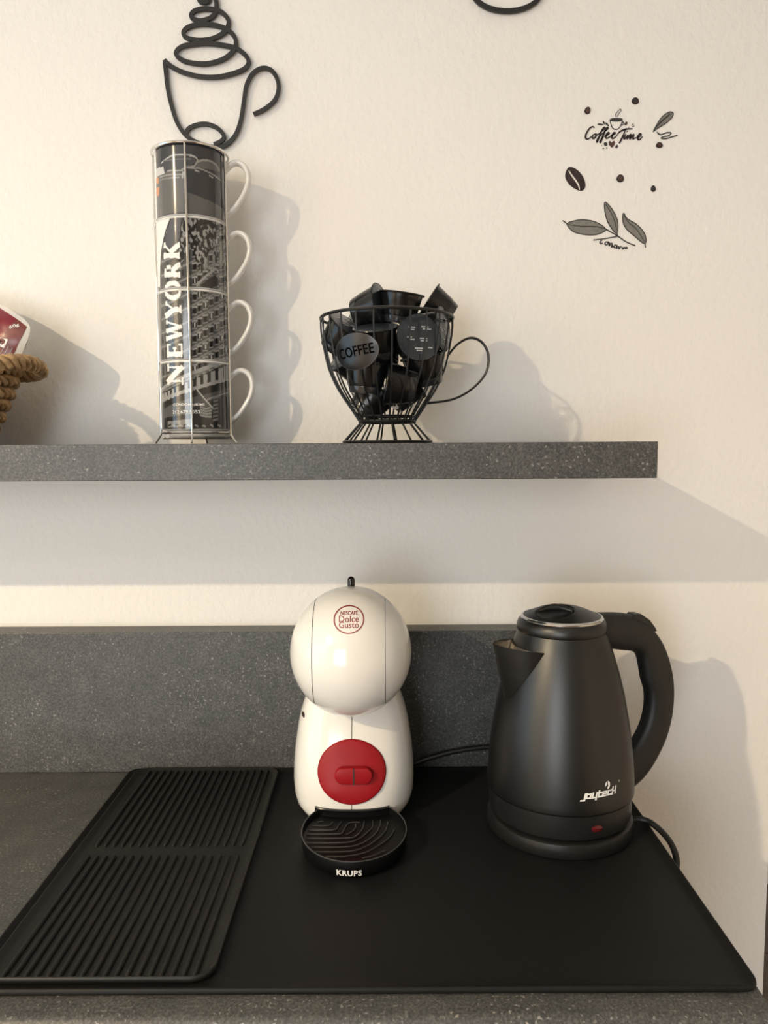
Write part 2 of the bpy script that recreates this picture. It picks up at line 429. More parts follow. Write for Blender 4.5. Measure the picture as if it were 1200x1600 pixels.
head_slice(-HX*.998, -SE-.0009).build('side_cap', 'white_gloss', mc, angle=50)
head_slice(SE+.0006, HX*.998).build('side_cap', 'white_gloss', mc, angle=50)
head_slice(-SE-.002, SE+.002, .985).build('head_core', 'dark_gap', mc, angle=50)
MB().lathe([(.0045, -.012), (.0045, .003), (.0040, .006), (.0022, .0078), (.0004, .0084)], (MCX, .903, HCZ+HZ+.001), 16).build('locking_lever', 'gloss_black', mc)
# logo on the head
def on_head(x, z, e=.0004): return (x, head_y(x, z) - e, z)
def head_at(px, py):
    Y = .82
    for _ in range(8):
        p = atY(px, py, Y); Y = head_y(p.x, p.z)
    return p
lc = head_at(545, 968.5); lr = (head_at(569, 968.5).x - head_at(521, 968.5).x)/2
lrz = (head_at(545, 946).z - head_at(545, 991).z)/2
m = MB(); nn = 64
m.grid([[on_head(lc.x + lr*s*math.cos(2*math.pi*k/nn), lc.z + lrz*s*math.sin(2*math.pi*k/nn)) for k in range(nn)] for s in (.925, 1.0)], True)
m.build('logo_ring', 'redprint', hd)
def head_text(body, size, px, py, sx, bold, name, mat='redprint', spacing=1.0):
    p = head_at(px, py); vs, fs = fit(text_geo(body, .01, bold), *size)
    MB().add([on_head(p.x + x, p.z + y) for x, y in vs], fs).build(name, mat, hd, smooth=False)
head_text('NESCAFÉ', (.0190, .0043), 545.5, 957, 1, .00012, 'logo_text')
head_text('Dolce', (.0216, .0062), 545, 967, 1, 0.0, 'logo_text')
head_text('Gusto', (.0216, .0060), 545, 976.3, 1, 0.0, 'logo_text')
# body
BCY, BHD, BE = .945, .079, 2.7
def half_depth(z): return BHD - .033*max(0, (z - .945)/.105)**1.25
bz = [(MZ+.0005, .050), (MZ+.0015, .058), (MZ+.005, .066), (MZ+.012, .0715), (MZ+.022, .0742), (.940, .0752), (.955, .0748), (.976, .0732), (.995, .0705), (1.010, .0680), (1.0225, .0650), (1.0345, .0612), (1.05, .056), (1.075, .05), (1.10, .046)]
def body_hw(z):
    for (z0, w0), (z1, w1) in zip(bz, bz[1:]):
        if z <= z1: return w0 + (w1-w0)*max(0, z-z0)/(z1-z0)
    return bz[-1][1]
def body_y(x, z):
    w = body_hw(z); hdp = half_depth(z)
    q = 1 - abs((x-MCX)/w)**BE
    return BCY - hdp * max(0, q)**(1/BE)
m = MB(); rows = []; nt = 72
for z, w in bz:
    hdp = half_depth(z); row = []
    for k in range(nt):
        a = 2*math.pi*k/nt; ca, sa = math.cos(a), math.sin(a)
        row.append((MCX + w*math.copysign(abs(ca)**(2/BE), ca), BCY + hdp*math.copysign(abs(sa)**(2/BE), sa), z))
    rows.append(row)
m.grid(rows, True); m.f.append(tuple(reversed(range(nt)))); m.f.append(tuple(len(rows)*nt-nt+k for k in range(nt)))
bd = m.build('body', 'white_gloss', mc, angle=60)
m = MB(); zz = np.linspace(.919, 1.052, 24)
m.grid([[(MCX-.00035, body_y(MCX, z)-.0003, z) for z in zz], [(MCX+.00035, body_y(MCX, z)-.0003, z) for z in zz]]); m.build('seam_line', 'dark_gap', bd)
# red disc
def body_at(px, py):
    Y = .87
    for _ in range(12):
        p = atY(px, py, Y); Y = body_y(p.x, p.z)
    return p
rc = body_at(549.5, 1207); rc.x = MCX; rr = .0405
RZ = (body_at(549.5, 1156).z - body_at(549.5, 1258).z)/2/rr
def disc_y(x, z): return body_y(x, z)
m = MB(); nn = 64
rows = []
for s, e in ((1.0, -.001), (1.0, .0014), (.985, .0022), (.93, .0026), (.75, .0026), (.5, .0026), (.25, .0026), (.01, .0026)):
    rows.append([(rc.x + rr*s*math.cos(2*math.pi*k/nn), disc_y(rc.x + rr*s*math.cos(2*math.pi*k/nn), rc.z + RZ*rr*s*math.sin(2*math.pi*k/nn)) - e, rc.z + RZ*rr*s*math.sin(2*math.pi*k/nn)) for k in range(nn)])
m.grid(rows, True)
rd = m.build('control_disc', 'red', mc, angle=50)
m = MB(); kw, kh = .0222, .0098
kc = Vector((MCX+.0025, 0, body_at(549.5, 1209).z)); ky = disc_y(kc.x, kc.z) - .0016
def pill(hw, hh, n=10):
    return [(hw-hh + hh*math.cos(R(-90+180*k/n)), hh*math.sin(R(-90+180*k/n))) for k in range(n+1)] + [(-(hw-hh) - hh*math.cos(R(-90+180*k/n)), -hh*math.sin(R(-90+180*k/n))) for k in range(n+1)]
rows = []
for s, e in ((0, 0), (0, .0055), (.0006, .0066), (.002, .0072)):
    rows.append([(kc.x + x, ky - e, kc.z + z) for x, z in pill(kw-s, kh-s)])
m.grid(rows, True); q = len(rows[0]); m.f.append(tuple(3*q + k for k in range(q)))
kn = m.build('toggle_knob', 'red', rd, angle=40)
MB().box((kc.x-.0007, ky-.0076, kc.z-kh), (kc.x+.0007, ky-.006, kc.z+kh)).build('knob_groove', 'dark_gap', rd, smooth=False)
# side button
p = atY(470, 1120, .91); w = body_hw(p.z); bx = MCX - w*.93
m = MB(); by = body_y(bx, p.z)
rows = [[(bx + .0022*s*math.cos(2*math.pi*k/20), body_y(bx + .0022*s*math.cos(2*math.pi*k/20), p.z) - e, p.z + .0044*s*math.sin(2*math.pi*k/20)) for k in range(20)] for s, e in ((1, -.001), (1, .0006), (.7, .001), (.05, .001))]
m.grid(rows, True); m.build('power_button', 'brownled', mc)
# drip tray
DX, DY, DA, DB_, DZ = -.0352, .8245, .0592, .0700, CZ + .0225
m = MB(); nn = 64
def de(s, z, k): a = 2*math.pi*k/nn; return (DX + DA*s*math.cos(a), DY + DB_*s*math.sin(a), z)
rows = [[de(s, z, k) for k in range(nn)] for s, z in ((.80, MZ+.0003), (.90, MZ+.0008), (.965, MZ+.004), (.985, MZ+.010), (1.0, DZ-.001), (.99, DZ+.0003), (.975, DZ), (.965, DZ-.002), (.95, DZ-.0065), (.9, DZ-.0072))]
m.grid(rows, True); m.f.append(tuple(reversed(range(nn)))); m.f.append(tuple(len(rows)*nn-nn+k for k in range(nn)))
dt = m.build('drip_tray', 'tray_black', mc, angle=50)
m = MB(); rim = [de(.987, DZ+.0004, k) for k in range(nn)]
m.tube(rim, .0006, 6, closed=True).build('tray_rim', 'ridge', dt)
GZ = DZ - .0068
traces = [[(275,210),(330,205)], [(230,245),(370,245),(400,235),(420,210)], [(195,287),(430,283),(470,250),(500,210)], [(175,325),(470,322),(515,300),(550,240),(590,215),(670,213)],
 [(172,365),(560,360),(650,330),(700,270),(715,205)], [(182,408),(540,402),(670,365),(750,300),(790,260),(795,200)], [(210,447),(540,444),(690,410),(810,330),(855,260),(870,195)],
 [(255,490),(560,486),(720,445),(850,360),(915,290),(938,210)], [(350,535),(560,530),(740,490),(880,410),(960,345),(998,280)], [(700,550),(800,525),(915,475)], [(545,328),(600,300),(632,265),(635,232)]]
for tcs in traces:
    pts = [atZ(450 + x/6, 1250 + y/6, GZ) for x, y in tcs]
    pts = [Vector((p.x, p.y, GZ + .0006)) for p in pts]
    MB().tube(spline(pts, 6), .00062, 6).build('grate_ridge', 'ridge', dt)
# gloss back lip between tray and body
m = MB(); rows = []
for dz, dy in ((-.0068, -.0016), (-.0008, -.0016), (.0010, -.0022), (.0022, -.0014), (.0026, .003)):
    rows.append([(MCX + .0440*t, body_y(MCX + .0440*t, .925) - .0004 + dy, DZ + dz + .0008*t*t) for t in np.linspace(-1, 1, 25)])
m.grid(rows); m.build('back_lip', 'gloss_black', dt)
def tray_front(x, z): 
    s = .985 + .015*(z - (MZ+.010))/(DZ-.001-MZ-.010)
    return DY - DB_*s*math.sqrt(max(0, 1 - ((x-DX)/(DA*s))**2))
kp = atY(545.5, 1364.5, tray_front(DX, CZ+.012))
vs, fs = fit(text_geo('KRUPS', .0098, .00028, 1.05, spacing=1.1), .0262, .0066)
MB().add([(kp.x + x, tray_front(kp.x + x, kp.z + y) - .0006, kp.z + y) for x, y in vs], fs).build('brand_text', 'whiteprint', dt, smooth=False)
tag(MB().tube(spline([(.02, 1.022, .9085), (.036, 1.016, .914), (.06, 1.018, .922), (.10, 1.021, .931), (.15, 1.022, .936), (.20, 1.022, .932), (.25, 1.021, .92), (.30, 1.022, .913)], 8), .0033, 8).build('power_cord', 'satin_black'), 'thin black mains cord running along the splashback between machine and kettle', 'cord')

# ------------------------------------------------------------------ kettle
KX, KY = .2050, .874
pb = thing('kettle_power_base', (KX, KY, MZ), 'low round black power base standing under the kettle', 'kettle base')
MB().lathe([(.077, .0003), (.0830, .001), (.0845, .003), (.0842, .012), (.0832, .0165), (.081, .018), (.05, .0185)], (KX, KY, MZ), 72).build('base_body', 'satin_black', pb)
KZ = MZ + .0188
kt = thing('electric_kettle', (KX, KY, KZ), 'matt black electric kettle with curved handle and white brand lettering', 'kettle')
kprof = [(.060, KZ), (.0765, KZ+.0005), (.0805, KZ+.003), (.0816, KZ+.008), (.0820, .9505)]
MB().lathe(kprof, (KX, KY, 0), 72).build('lower_band', 'satin_black', kt)
kp2 = [(.0820, .9505), (.0840, .9515), (.0843, .9535), (.0842, .960), (.0838, .970), (.0830, .983), (.0815, 1.0), (.0790, 1.020), (.0758, 1.040), (.0712, 1.065), (.0655, 1.088), (.0597, 1.108), (.0545, 1.124), (.0513, 1.1325), (.0503, 1.136)]
kb = MB().lathe(kp2, (KX, KY, 0), 96, False, False).build('body', 'kettle', kt, angle=60)
def kr(z):
    for (r0, z0), (r1, z1) in zip(kp2, kp2[1:]):
        if z <= z1: return r0 + (r1-r0)*(z-z0)/(z1-z0)
    return kp2[-1][0]
MB().lathe([(.0503, 1.1355), (.0514, 1.1375), (.0514, 1.1425), (.0500, 1.1465), (.0477, 1.1495), (.0463, 1.1505)], (KX, KY, 0), 72, False, False).build('collar', 'kettle', kt)
MB().lathe([(.0470, 1.1490), (.0472, 1.1512), (.0459, 1.1528), (.0440, 1.1530), (.0436, 1.150)], (KX, KY, 0), 72, False, False).build('chrome_ring', 'chrome', kt)
# lid with finger recess
rows = []; nn = 96; LR = .0440
rdir = Vector((-.62, -.78)).normalized(); 
def lid_z(x, y):
    r = math.hypot(x, y) / LR
    z = 1.1518 + .0125 * (1 - r**2.2)
    e = ((x + .010)/.0215)**2 + ((y + .012)/.0215)**2
    if e < 1: z -= .0085 * (1 - e)**.5
    return z
for s in np.linspace(1, .004, 36):
    rows.append([(KX + LR*s*math.cos(2*math.pi*k/nn), KY + LR*s*math.sin(2*math.pi*k/nn), lid_z(LR*s*math.cos(2*math.pi*k/nn), LR*s*math.sin(2*math.pi*k/nn))) for k in range(nn)])
lid = MB().grid(rows, True).build('lid', 'satin_black', kt, angle=70)
m = MB(); pts = []
for t in np.linspace(-1, 1, 17):
    x = -.010 + .0195*t; y = -.011 + .006*(1-t*t)
    pts.append((KX + x, KY + y, 1.1632 - .0035*abs(t)**2.2))
m.tube(pts, [.0022 + .0022*(1-abs(t)) for t in np.linspace(-1, 1, 17)], 10).build('lid_grip', 'satin_black', lid)
# spout
SA = math.pi + R(20); PHI = R(38); ZT, ZB = 1.121, 1.059
TIP = .0880
def spout_pt(t, s, off=0.0):
    z = ZB + (ZT - ZB) * t
    zz_ = z + .006 * (1-abs(s)) * t
    rb = kr(min(z, 1.135)); ph = PHI * t**.85
    out = (TIP - kr(ZT)) * t**1.05 * (1 - abs(s)**1.15)
    r = rb + .0006 - off + out
    a = SA + s * ph
    return (KX + r*math.cos(a), KY + r*math.sin(a), zz_)
ss = np.linspace(-1, 1, 33); ts = np.linspace(0.0, 1, 20)
sp = MB().grid([[spout_pt(t, s) for s in ss] for t in ts]).build('spout', 'kettle', kt, angle=60)
MB().grid([[spout_pt(t, s, .0011) for s in ss] for t in ts]).build('spout_lining', 'steel', sp, angle=60)
m = MB()
m.grid([[(KX + (kr(min(z,1.135))+.0009)*math.cos(SA + s*PHI*.93*((z-ZB)/(ZT-ZB))**.85), KY + (kr(min(z,1.135))+.0009)*math.sin(SA + s*PHI*.93*((z-ZB)/(ZT-ZB))**.85), z) for s in np.linspace(-1, 1, 17)] for z in np.linspace(ZB+.004, ZT-.001, 12)])
m.build('filter_opening', 'steel', sp)
# handle: vertical plane through the axis
HA = R(20); hd_ = Vector((math.cos(HA), math.sin(HA), 0)); hn = Vector((-hd_.y, hd_.x, 0)); ax = Vector((KX, KY, 0))
def on_handle_plane(px, py):
    d = ray(px, py); o = Vector((0, 0, EYE)); t = (ax - o).dot(hn) / d.dot(hn); return o + d*t
outer = [(928, 957), (970, 957), (992, 964), (1014, 979), (1033, 1005), (1045, 1040), (1049, 1075), (1046, 1115), (1036, 1153), (1018, 1190), (1000, 1215), (980, 1233)]
inner = [(932, 1010), (966, 1015), (986, 1017), (996, 1024), (1000, 1040), (1003, 1060), (1009, 1082), (1009, 1105), (1004, 1128), (995, 1148), (983, 1166), (968, 1182)]
O = spline([on_handle_plane(*p) for p in outer], 5); I = spline([on_handle_plane(*p) for p in inner], 5)
rows = []
hw = .0125
for po, pi in zip(O, I):
    c = (po + pi)/2; h = (po - pi)/2
    rows.append([c + h*math.copysign(abs(math.cos(a))**.75, math.cos(a)) + hn*hw*math.copysign(abs(math.sin(a))**.75, math.sin(a)) for a in [2*math.pi*k/20 for k in range(20)]])
m = MB(); m.grid(rows, True); m.f.append(tuple(reversed(range(20)))); m.f.append(tuple(len(rows)*20-20+k for k in range(20)))
hdl = m.build('handle', 'kettle_h', kt, angle=60)
sw = [on_handle_plane(*p) for p in ((982, 962), (987, 957.5), (996, 957.5), (1010, 967), (1018, 978), (1021, 984), (1012, 987), (998, 975))]
m = MB(); vs = [p + hn*.007 for p in sw] + [p - hn*.007 for p in sw]; q = len(sw)
m.add(vs, [tuple(range(q)), tuple(reversed(range(q, 2*q)))] + [(k, q+k, q+(k+1) % q, (k+1) % q) for k in range(q)])
m.build('switch', 'satin_black', hdl, smooth=False, bevel=.0008)
# lettering, wrapped on the body
def on_kettle(a, z, e=.0005): r = kr(z) + e; return (KX + r*math.sin(a), KY - r*math.cos(a), z)
def kettle_at(px, py):
    Y = KY - .07
    for _ in range(30):
        p = atY(px, py, Y); dx = p.x - KX; rz = kr(min(max(p.z, .952), 1.13)) if p.z >= .9505 else .082
        Y = .5*Y + .5*(KY - math.sqrt(max(1e-6, rz*rz - dx*dx)))
    return math.asin((p.x - KX)/rz), p.z
a0, z0 = kettle_at(937, 1240)
rk = kr(z0)
glyphs = [('j', [[(.55, 1.0), (.55, -.30), (0, -.30)]], .72), ('o', [[(.1, .9), (.8, .9), (.8, .1), (.1, .1), (.1, 1.0)]], 1.05), ('y', [[(.1, 1.0), (.1, .1), (.8, .1)], [(.8, 1.0), (.8, -.35)]], 1.05),
          ('t', [[(.15, 1.3), (.15, .1), (.62, .1)], [(.0, .9), (.6, .9)]], .82), ('e', [[(.8, .1), (.1, .1), (.1, .9), (.8, .9), (.8, .5), (.1, .5)]], 1.05), ('c', [[(.8, .1), (.1, .1), (.1, .9), (.85, .9)]], .95), ('h', [[(.1, 1.35), (.1, 0)], [(.1, .6), (.75, .6)], [(.75, 1.35), (.75, 0)]], .9)]
u0 = 0; tot = sum(g[2] for g in glyphs); SC = .0425/tot; m = MB()
for ch, sts, adv in glyphs:
    for st in sts:
        for (xa, ya_), (xb, yb_) in zip(st, st[1:]):
            L_ = math.hypot(xb-xa, yb_-ya_); dx, dy = (xb-xa)/L_, (yb_-ya_)/L_; h = .15
            q = [(xa-dx*h-dy*h, ya_-dy*h+dx*h), (xb+dx*h-dy*h, yb_+dy*h+dx*h), (xb+dx*h+dy*h, yb_+dy*h-dx*h), (xa-dx*h+dy*h, ya_-dy*h-dx*h)]
            m.add([on_kettle(a0 + ((u0 + x + .18*y - tot/2)*SC)/rk, z0 - .0036 + y*SC*.82 + .03*(u0 + x - tot/2)*SC) for x, y in q], [(0, 1, 2, 3)])
    u0 += adv
m.build('brand_text', 'whiteprint', kb, smooth=False)
ae, ze = kettle_at(949, 1227)
for poly in ([(-.0032, -.001), (-.0032, .0025), (-.0008, .0048), (-.0008, .001)], [(.0004, .001), (.0004, .0050), (.0032, .0030), (.0032, -.0010), (.0012, -.0042), (-.0012, -.0030), (.0010, -.0004)]):
    MB().add([on_kettle(ae + x/rk, ze + y) for x, y in poly], [tuple(range(len(poly)))]).build('brand_emblem', 'whiteprint', kb, smooth=False)
m = MB(); aR, zR = a0 + .33, ze + .0012
m.grid([[on_kettle(aR + .0011*s*math.cos(2*math.pi*k/16)/rk, zR + .0011*s*math.sin(2*math.pi*k/16)) for k in range(16)] for s in (.6, 1)], True); m.build('registered_mark', 'whiteprint', kb)
aw, zw = kettle_at(933, 1295)
m = MB(); m.grid([[(KX + (.0819+e)*math.sin(aw + .0066*s*math.cos(2*math.pi*k/24)/.082), KY - (.0819+e)*math.cos(aw + .0066*s*math.cos(2*math.pi*k/24)/.082), zw + .0036*s*math.sin(2*math.pi*k/24)) for k in range(24)] for s, e in ((1, -.001), (1, .0006), (.75, .0013), (.05, .0015))], True)
m.build('indicator_light', 'redlamp', kt)
tag(MB().tube(spline([(.282, .862, .9062), (.293, .866, .9105), (.306, .862, .9105), (.316, .848, .9065), (.3212, .829, .901), (.3205, .810, .893), (.3155, .800, .880), (.3145, .80, .84), (.316, .85, .78), (.318, .96, .71), (.319, 1.03, .69), (.319, 1.0645, .69)], 8), .0036, 10).build('power_cord', 'satin_black'), 'black kettle cord looping over the right end of the mat', 'cord')

# ------------------------------------------------------------------ mug tower
GX, GY, GR = -.2412, 1.0, .0438
MH, MB0 = .0862, 1.3695
# --- painted photo print for the four mugs, in (angle, height) space
NA, NZ = 250, 420
TH0, TH1 = R(-72), R(84); Z0p, Z1p = MB0, MB0 + 4*MH
TOP_IMG = np.ones((NZ, NA, 3)) * .10
def mug_at(px, py):
    Y = GY - GR*.9
    d = ray(px, py); ox, oy = -GX, -GY
    A = d.x**2 + d.y**2; Bq = 2*(d.x*(0-GX) + d.y*(0-GY)); Cq = GX**2 + GY**2 - GR**2
    disc = Bq*Bq - 4*A*Cq
    if disc < 0:
        p = atY(px, py, GY); th = R(85) if p.x > GX else R(-85); return th, p.z
    t = (-Bq - math.sqrt(disc))/(2*A)
    p = Vector((0, 0, EYE)) + d*t
    return math.atan2(p.x - GX, GY - p.y), p.z
def ij(px, py):
    th, z = mug_at(px, py)
    return (th - TH0)/(TH1 - TH0)*(NA-1), (z - Z0p)/(Z1p - Z0p)*(NZ-1)
AA, ZZ = np.meshgrid(np.arange(NA), np.arange(NZ))
def fill(pts, c, raw=False):
    P = pts if raw else [ij(*p) for p in pts]
    inside = np.zeros((NZ, NA), bool); n = len(P)
    for k in range(n):
        x0, y0 = P[k]; x1, y1 = P[(k+1) % n]
        if y0 == y1: continue
        cond = ((ZZ >= min(y0, y1)) & (ZZ < max(y0, y1)))
        xi = x0 + (ZZ - y0)*(x1-x0)/(y1-y0)
        inside ^= cond & (AA < xi)
    TOP_IMG[inside] = c
def stroke(pts, w, c):
    P = [ij(*p) for p in pts]; d = np.full((NZ, NA), 1e9)
    for (x0, y0), (x1, y1) in zip(P, P[1:]):
        L2 = max(1e-9, (x1-x0)**2 + (y1-y0)**2); t = np.clip(((AA-x0)*(x1-x0) + (ZZ-y0)*(y1-y0))/L2, 0, 1)
        d = np.minimum(d, np.hypot(AA - x0 - t*(x1-x0), ZZ - y0 - t*(y1-y0)))
    TOP_IMG[d < w*.5*NA/125] = c
rng = np.random.default_rng(3)
G = lambda g: (g, g, g*.97)
# facade ground
TOP_IMG[:] = G(.075)
# building rows that climb to the right
for row in range(-6, 14):
    yb = 610 - row*22.5
    stroke([(252 + 100*t, yb + 2 - 52*t**1.1) for t in np.linspace(0, 1, 12)], 1.6, G(.20))
    for cix, x in enumerate((304, 312, 321, 330, 339, 347, 353)):
        t = (x-252)/100; y = yb - 52*t**1.1
        fill([(x-2.3, y-4), (x+2.3, y-4), (x+2.3, y-15), (x-2.3, y-15)], G(.012))
        if (cix + row) % 3 == 0: fill([(x-.8, y-6), (x+1.4, y-6), (x+1.4, y-14), (x-.8, y-14)], G(.45))
        stroke([(x-3.6, y-15.5), (x+3.6, y-16.5)], 1.5, G(.30))
        stroke([(x-3.4, y-3.5), (x+3.4, y-4.5)], 1.0, G(.24))
    for x in (254, 262, 286, 294):
        t = (x-252)/100; y = yb - 52*t**1.1
        fill([(x-1.5, y-4), (x+1.5, y-4), (x+1.5, y-15), (x-1.5, y-15)], G(.02))
TOP_IMG *= (.8 + .4*rng.random((NZ, NA, 1)))
# bright bay pilasters upper facade and projecting balcony
for x in (322, 334, 346):
    fill([(x-2.2, 420), (x+2.2, 416), (x+2.2, 372), (x-2.2, 378)], G(.22))
fill([(312, 447), (336, 430), (342, 437), (340, 449), (318, 450)], G(.02))
stroke([(308, 446), (322, 432), (337, 420), (341, 424)], 2.2, G(.30))
# foliage
def blur(a, n):
    for ax_ in (0, 1):
        for _ in range(n): a = (np.roll(a, 1, ax_) + a + np.roll(a, -1, ax_))/3
    return a
bl = blur(rng.random((NZ, NA)), 5); bl = (bl - bl.min())/(bl.max() - bl.min()); bl = .5 + (bl - bl.mean())*1.6
iz0, iz1 = ij(300, 405)[1], ij(300, 338)[1]
msk = (ZZ > iz0 + 18*np.sin(AA*.11)) & (ZZ < iz1) & (AA > ij(278, 380)[0]) & (AA < ij(338, 380)[0])
TOP_IMG[msk & (bl > .66)] = G(.30); TOP_IMG[msk & (bl < .52)] = G(.02)
# second mug: white sky at left, grey tower with slanted edge
fill([(200, 336), (267, 336), (262, 350), (255, 372), (251, 395), (250, 420), (250, 450), (200, 450)], G(.80))
fill([(268, 340), (283, 338), (279, 385), (258, 388), (259, 370), (263, 352)], (.085, .09, .105))
stroke([(267, 338), (261, 352), (255, 374), (252, 398), (251, 430), (252, 450)], 1.3, G(.03))
# bottom mug: cornices, arcade, sign, flag
fill([(240, 628), (300, 592), (368, 560), (368, 690), (240, 690)], G(.03))
stroke([(248, 618), (270, 597), (300, 582), (330, 570), (362, 560)], 3.0, G(.32))
stroke([(250, 634), (275, 616), (305, 606), (335, 597), (364, 590)], 2.6, G(.34))
for k, x in enumerate((255, 259, 264, 270, 277, 291, 299, 310, 321, 333, 345, 354)):
    t = (x-250)/112; ya_ = 620 - 30*t**.8 - 22*t; yb_ = 632 - 27*t**.7 - 13*t
    w = 1.5 + 2.6*t
    fill([(x-w, ya_-1), (x+w, ya_-2), (x+w, yb_), (x-w, yb_+1)], G(.33))
fill([(256, 640), (300, 622), (300, 648), (256, 655)], G(.11))
fill([(298, 622), (368, 604), (368, 616), (300, 634)], G(.09))
stroke([(300, 636), (332, 621), (364, 612)], 1.2, G(.25))
fill([(308, 610), (311, 612), (333, 640), (329, 655), (314, 652)], G(.09))
stroke([(308, 609), (320, 624), (334, 640)], 1.1, G(.5))
for k in range(4): stroke([(313, 636 + 4.5*k), (321, 640 + 4*k), (330, 637 + 5*k)], 1.4, G(.26))
for k in range(7): fill([(333, 620 + 6*k), (341, 618 + 6*k), (341, 622 + 6*k), (333, 624 + 6*k)], G(.20))
fill([(344, 618), (351, 616), (351, 668), (344, 668)], (.012, .012, .02))
fill([(262, 660), (300, 656), (300, 668), (262, 670)], G(.22))
for k in range(14): stroke([(263 + 6*k, 667 - (k % 3)), (267 + 6*k, 665 + (k % 2)*3)], 1.2, G(.35 if k % 2 else .02))
# top mug: grey cabs
fill([(200, 215), (380, 215), (380, 352), (200, 352)], (.035, .038, .045)) if False else None
zc = ij(295, 337)[1]
TOP_IMG[int(NZ*.75):] = (.030, .032, .038)
fill([(240, 272), (287, 270), (290, 268), (291, 333), (240, 352)], G(.12))
fill([(291, 300), (318, 310), (352, 332), (360, 352), (291, 336)], G(.10))
fill([(252, 250), (266, 242), (300, 240), (308, 250), (290, 262), (252, 270)], (.055, .058, .066))
stroke([(252, 253), (260, 246), (268, 241), (285, 239.5), (300, 241), (306, 244), (309, 249)], 1.1, G(.42))
stroke([(255, 250), (275, 247), (298, 247)], .8, G(.16))
fill([(303, 259), (309, 250), (320, 247), (332, 250), (340, 258), (343, 268), (320, 262)], G(.10))
stroke([(284, 264), (292, 259.5), (303, 259), (308, 251), (318, 248), (330, 250), (338, 256), (343, 265)], 1.6, G(.26))
stroke([(291, 261), (312, 262), (332, 271), (345, 281)], 1.0, G(.30))
stroke([(305, 265), (311, 267)], 1.0, G(.4)); stroke([(327, 273), (333, 277)], 1.0, G(.4))
stroke([(262, 266), (285, 265)], .9, G(.35)); stroke([(250, 276), (268, 272), (286, 272)], .9, G(.30)); stroke([(250, 281), (280, 276)], .8, G(.30))
fill([(244, 262), (255, 259), (257, 270), (244, 276)], G(.55)); fill([(243, 277), (248, 276), (248, 286), (243, 288)], (.55, .20, .07)); fill([(243, 293), (249, 292), (248, 306), (243, 308)], (.55, .20, .07))
stroke([(286, 268), (285, 276)], 2.0, G(.4))
# white margin beside the handle-free side, top mug
fill([(200, 225), (243, 232), (244, 260), (244, 300), (246, 352), (200, 360)], G(.80))
# big serif letters, read from bottom to top
def letter(ch, y0, y1, xl, xr):
    # u along reading direction (up the mug), v letter height (towards the left)
    def Q(u, v): return (xr - (xr-xl)*v, y0 + (y1-y0)*u)
    W = G(.82)
    def bar(u0, v0, u1, v1, w):
        du, dv = (u1-u0)*abs(y1-y0), (v1-v0)*(xr-xl); l = math.hypot(du, dv); nu, nv = -dv/l*w/2/abs(y1-y0), du/l*w/2/(xr-xl)
        fill([Q(u0+nu, v0+nv), Q(u1+nu, v1+nv), Q(u1-nu, v1-nv), Q(u0-nu, v0-nv)], W)
    B, T = 8.0, 2.8
    def serif(u, v, l=.17): bar(u-l, v, u+l, v, T)
    if ch == 'N': bar(.2, 0, .2, 1, T); bar(.14, 1, .86, 0, B); bar(.82, 0, .82, 1, T); serif(.2, .04); serif(.12, .97, .1); serif(.82, .97)
    if ch == 'E': bar(.3, 0, .3, 1, B); bar(.1, .05, .9, .05, T); bar(.1, .95, .88, .95, T); bar(.3, .5, .68, .5, T); bar(.88, 0, .88, .26, T); bar(.86, .76, .86, 1, T); bar(.66, .38, .66, .62, T)
    if ch == 'W': bar(.08, 1, .32, 0, B*.8); bar(.32, 0, .5, .85, T); bar(.45, 1, .70, 0, B*.8); bar(.70, 0, .92, 1, T); serif(.1, .97, .12); serif(.48, .97, .1); serif(.9, .97, .1)
    if ch == 'Y': bar(.1, 1, .5, .45, B); bar(.5, .45, .86, 1, T); bar(.5, 0, .5, .48, B); serif(.5, .04, .24); serif(.14, .97, .16); serif(.86, .97, .14)
    if ch == 'O':
        for k in range(16):
            a, b_ = 2*math.pi*k/16, 2*math.pi*(k+1.2)/16
            bar(.5 + .36*math.cos(a), .5 + .46*math.sin(a), .5 + .36*math.cos(b_), .5 + .46*math.sin(b_), T + (B-T)*abs(math.cos((a+b_)/2)))
    if ch == 'R': bar(.25, 0, .25, 1, B); bar(.1, .95, .6, .95, T); bar(.3, .5, .6, .5, T); bar(.68, .58, .68, .88, B*.8); bar(.5, .48, .85, .04, B); serif(.25, .04); serif(.88, .04, .1)
    if ch == 'K': bar(.25, 0, .25, 1, B); bar(.3, .42, .8, .95, T); bar(.45, .55, .82, .04, B); serif(.25, .04); serif(.25, .96); serif(.8, .96, .14); serif(.85, .04, .12)
for ch, y0, y1, dx in (('N', 602, 566, 4), ('E', 563, 536, 3), ('W', 533, 500, 2), ('Y', 496, 469, 1), ('O', 468, 439, 0), ('R', 437, 409, -1), ('K', 407, 376, -2)):
    letter(ch, y0, y1, 258 + dx, 282 + dx)
# white rim line at the top edge of each mug
for k in range(1, 4): TOP_IMG[int(NZ*k/4)-2:int(NZ*k/4)] = G(.55)

def arc_pts(cx, cz, a, b, a0, a1, n): return [(cx + a*math.cos(R(a0 + (a1-a0)*k/n)), cz + b*math.sin(R(a0 + (a1-a0)*k/n))) for k in range(n+1)]
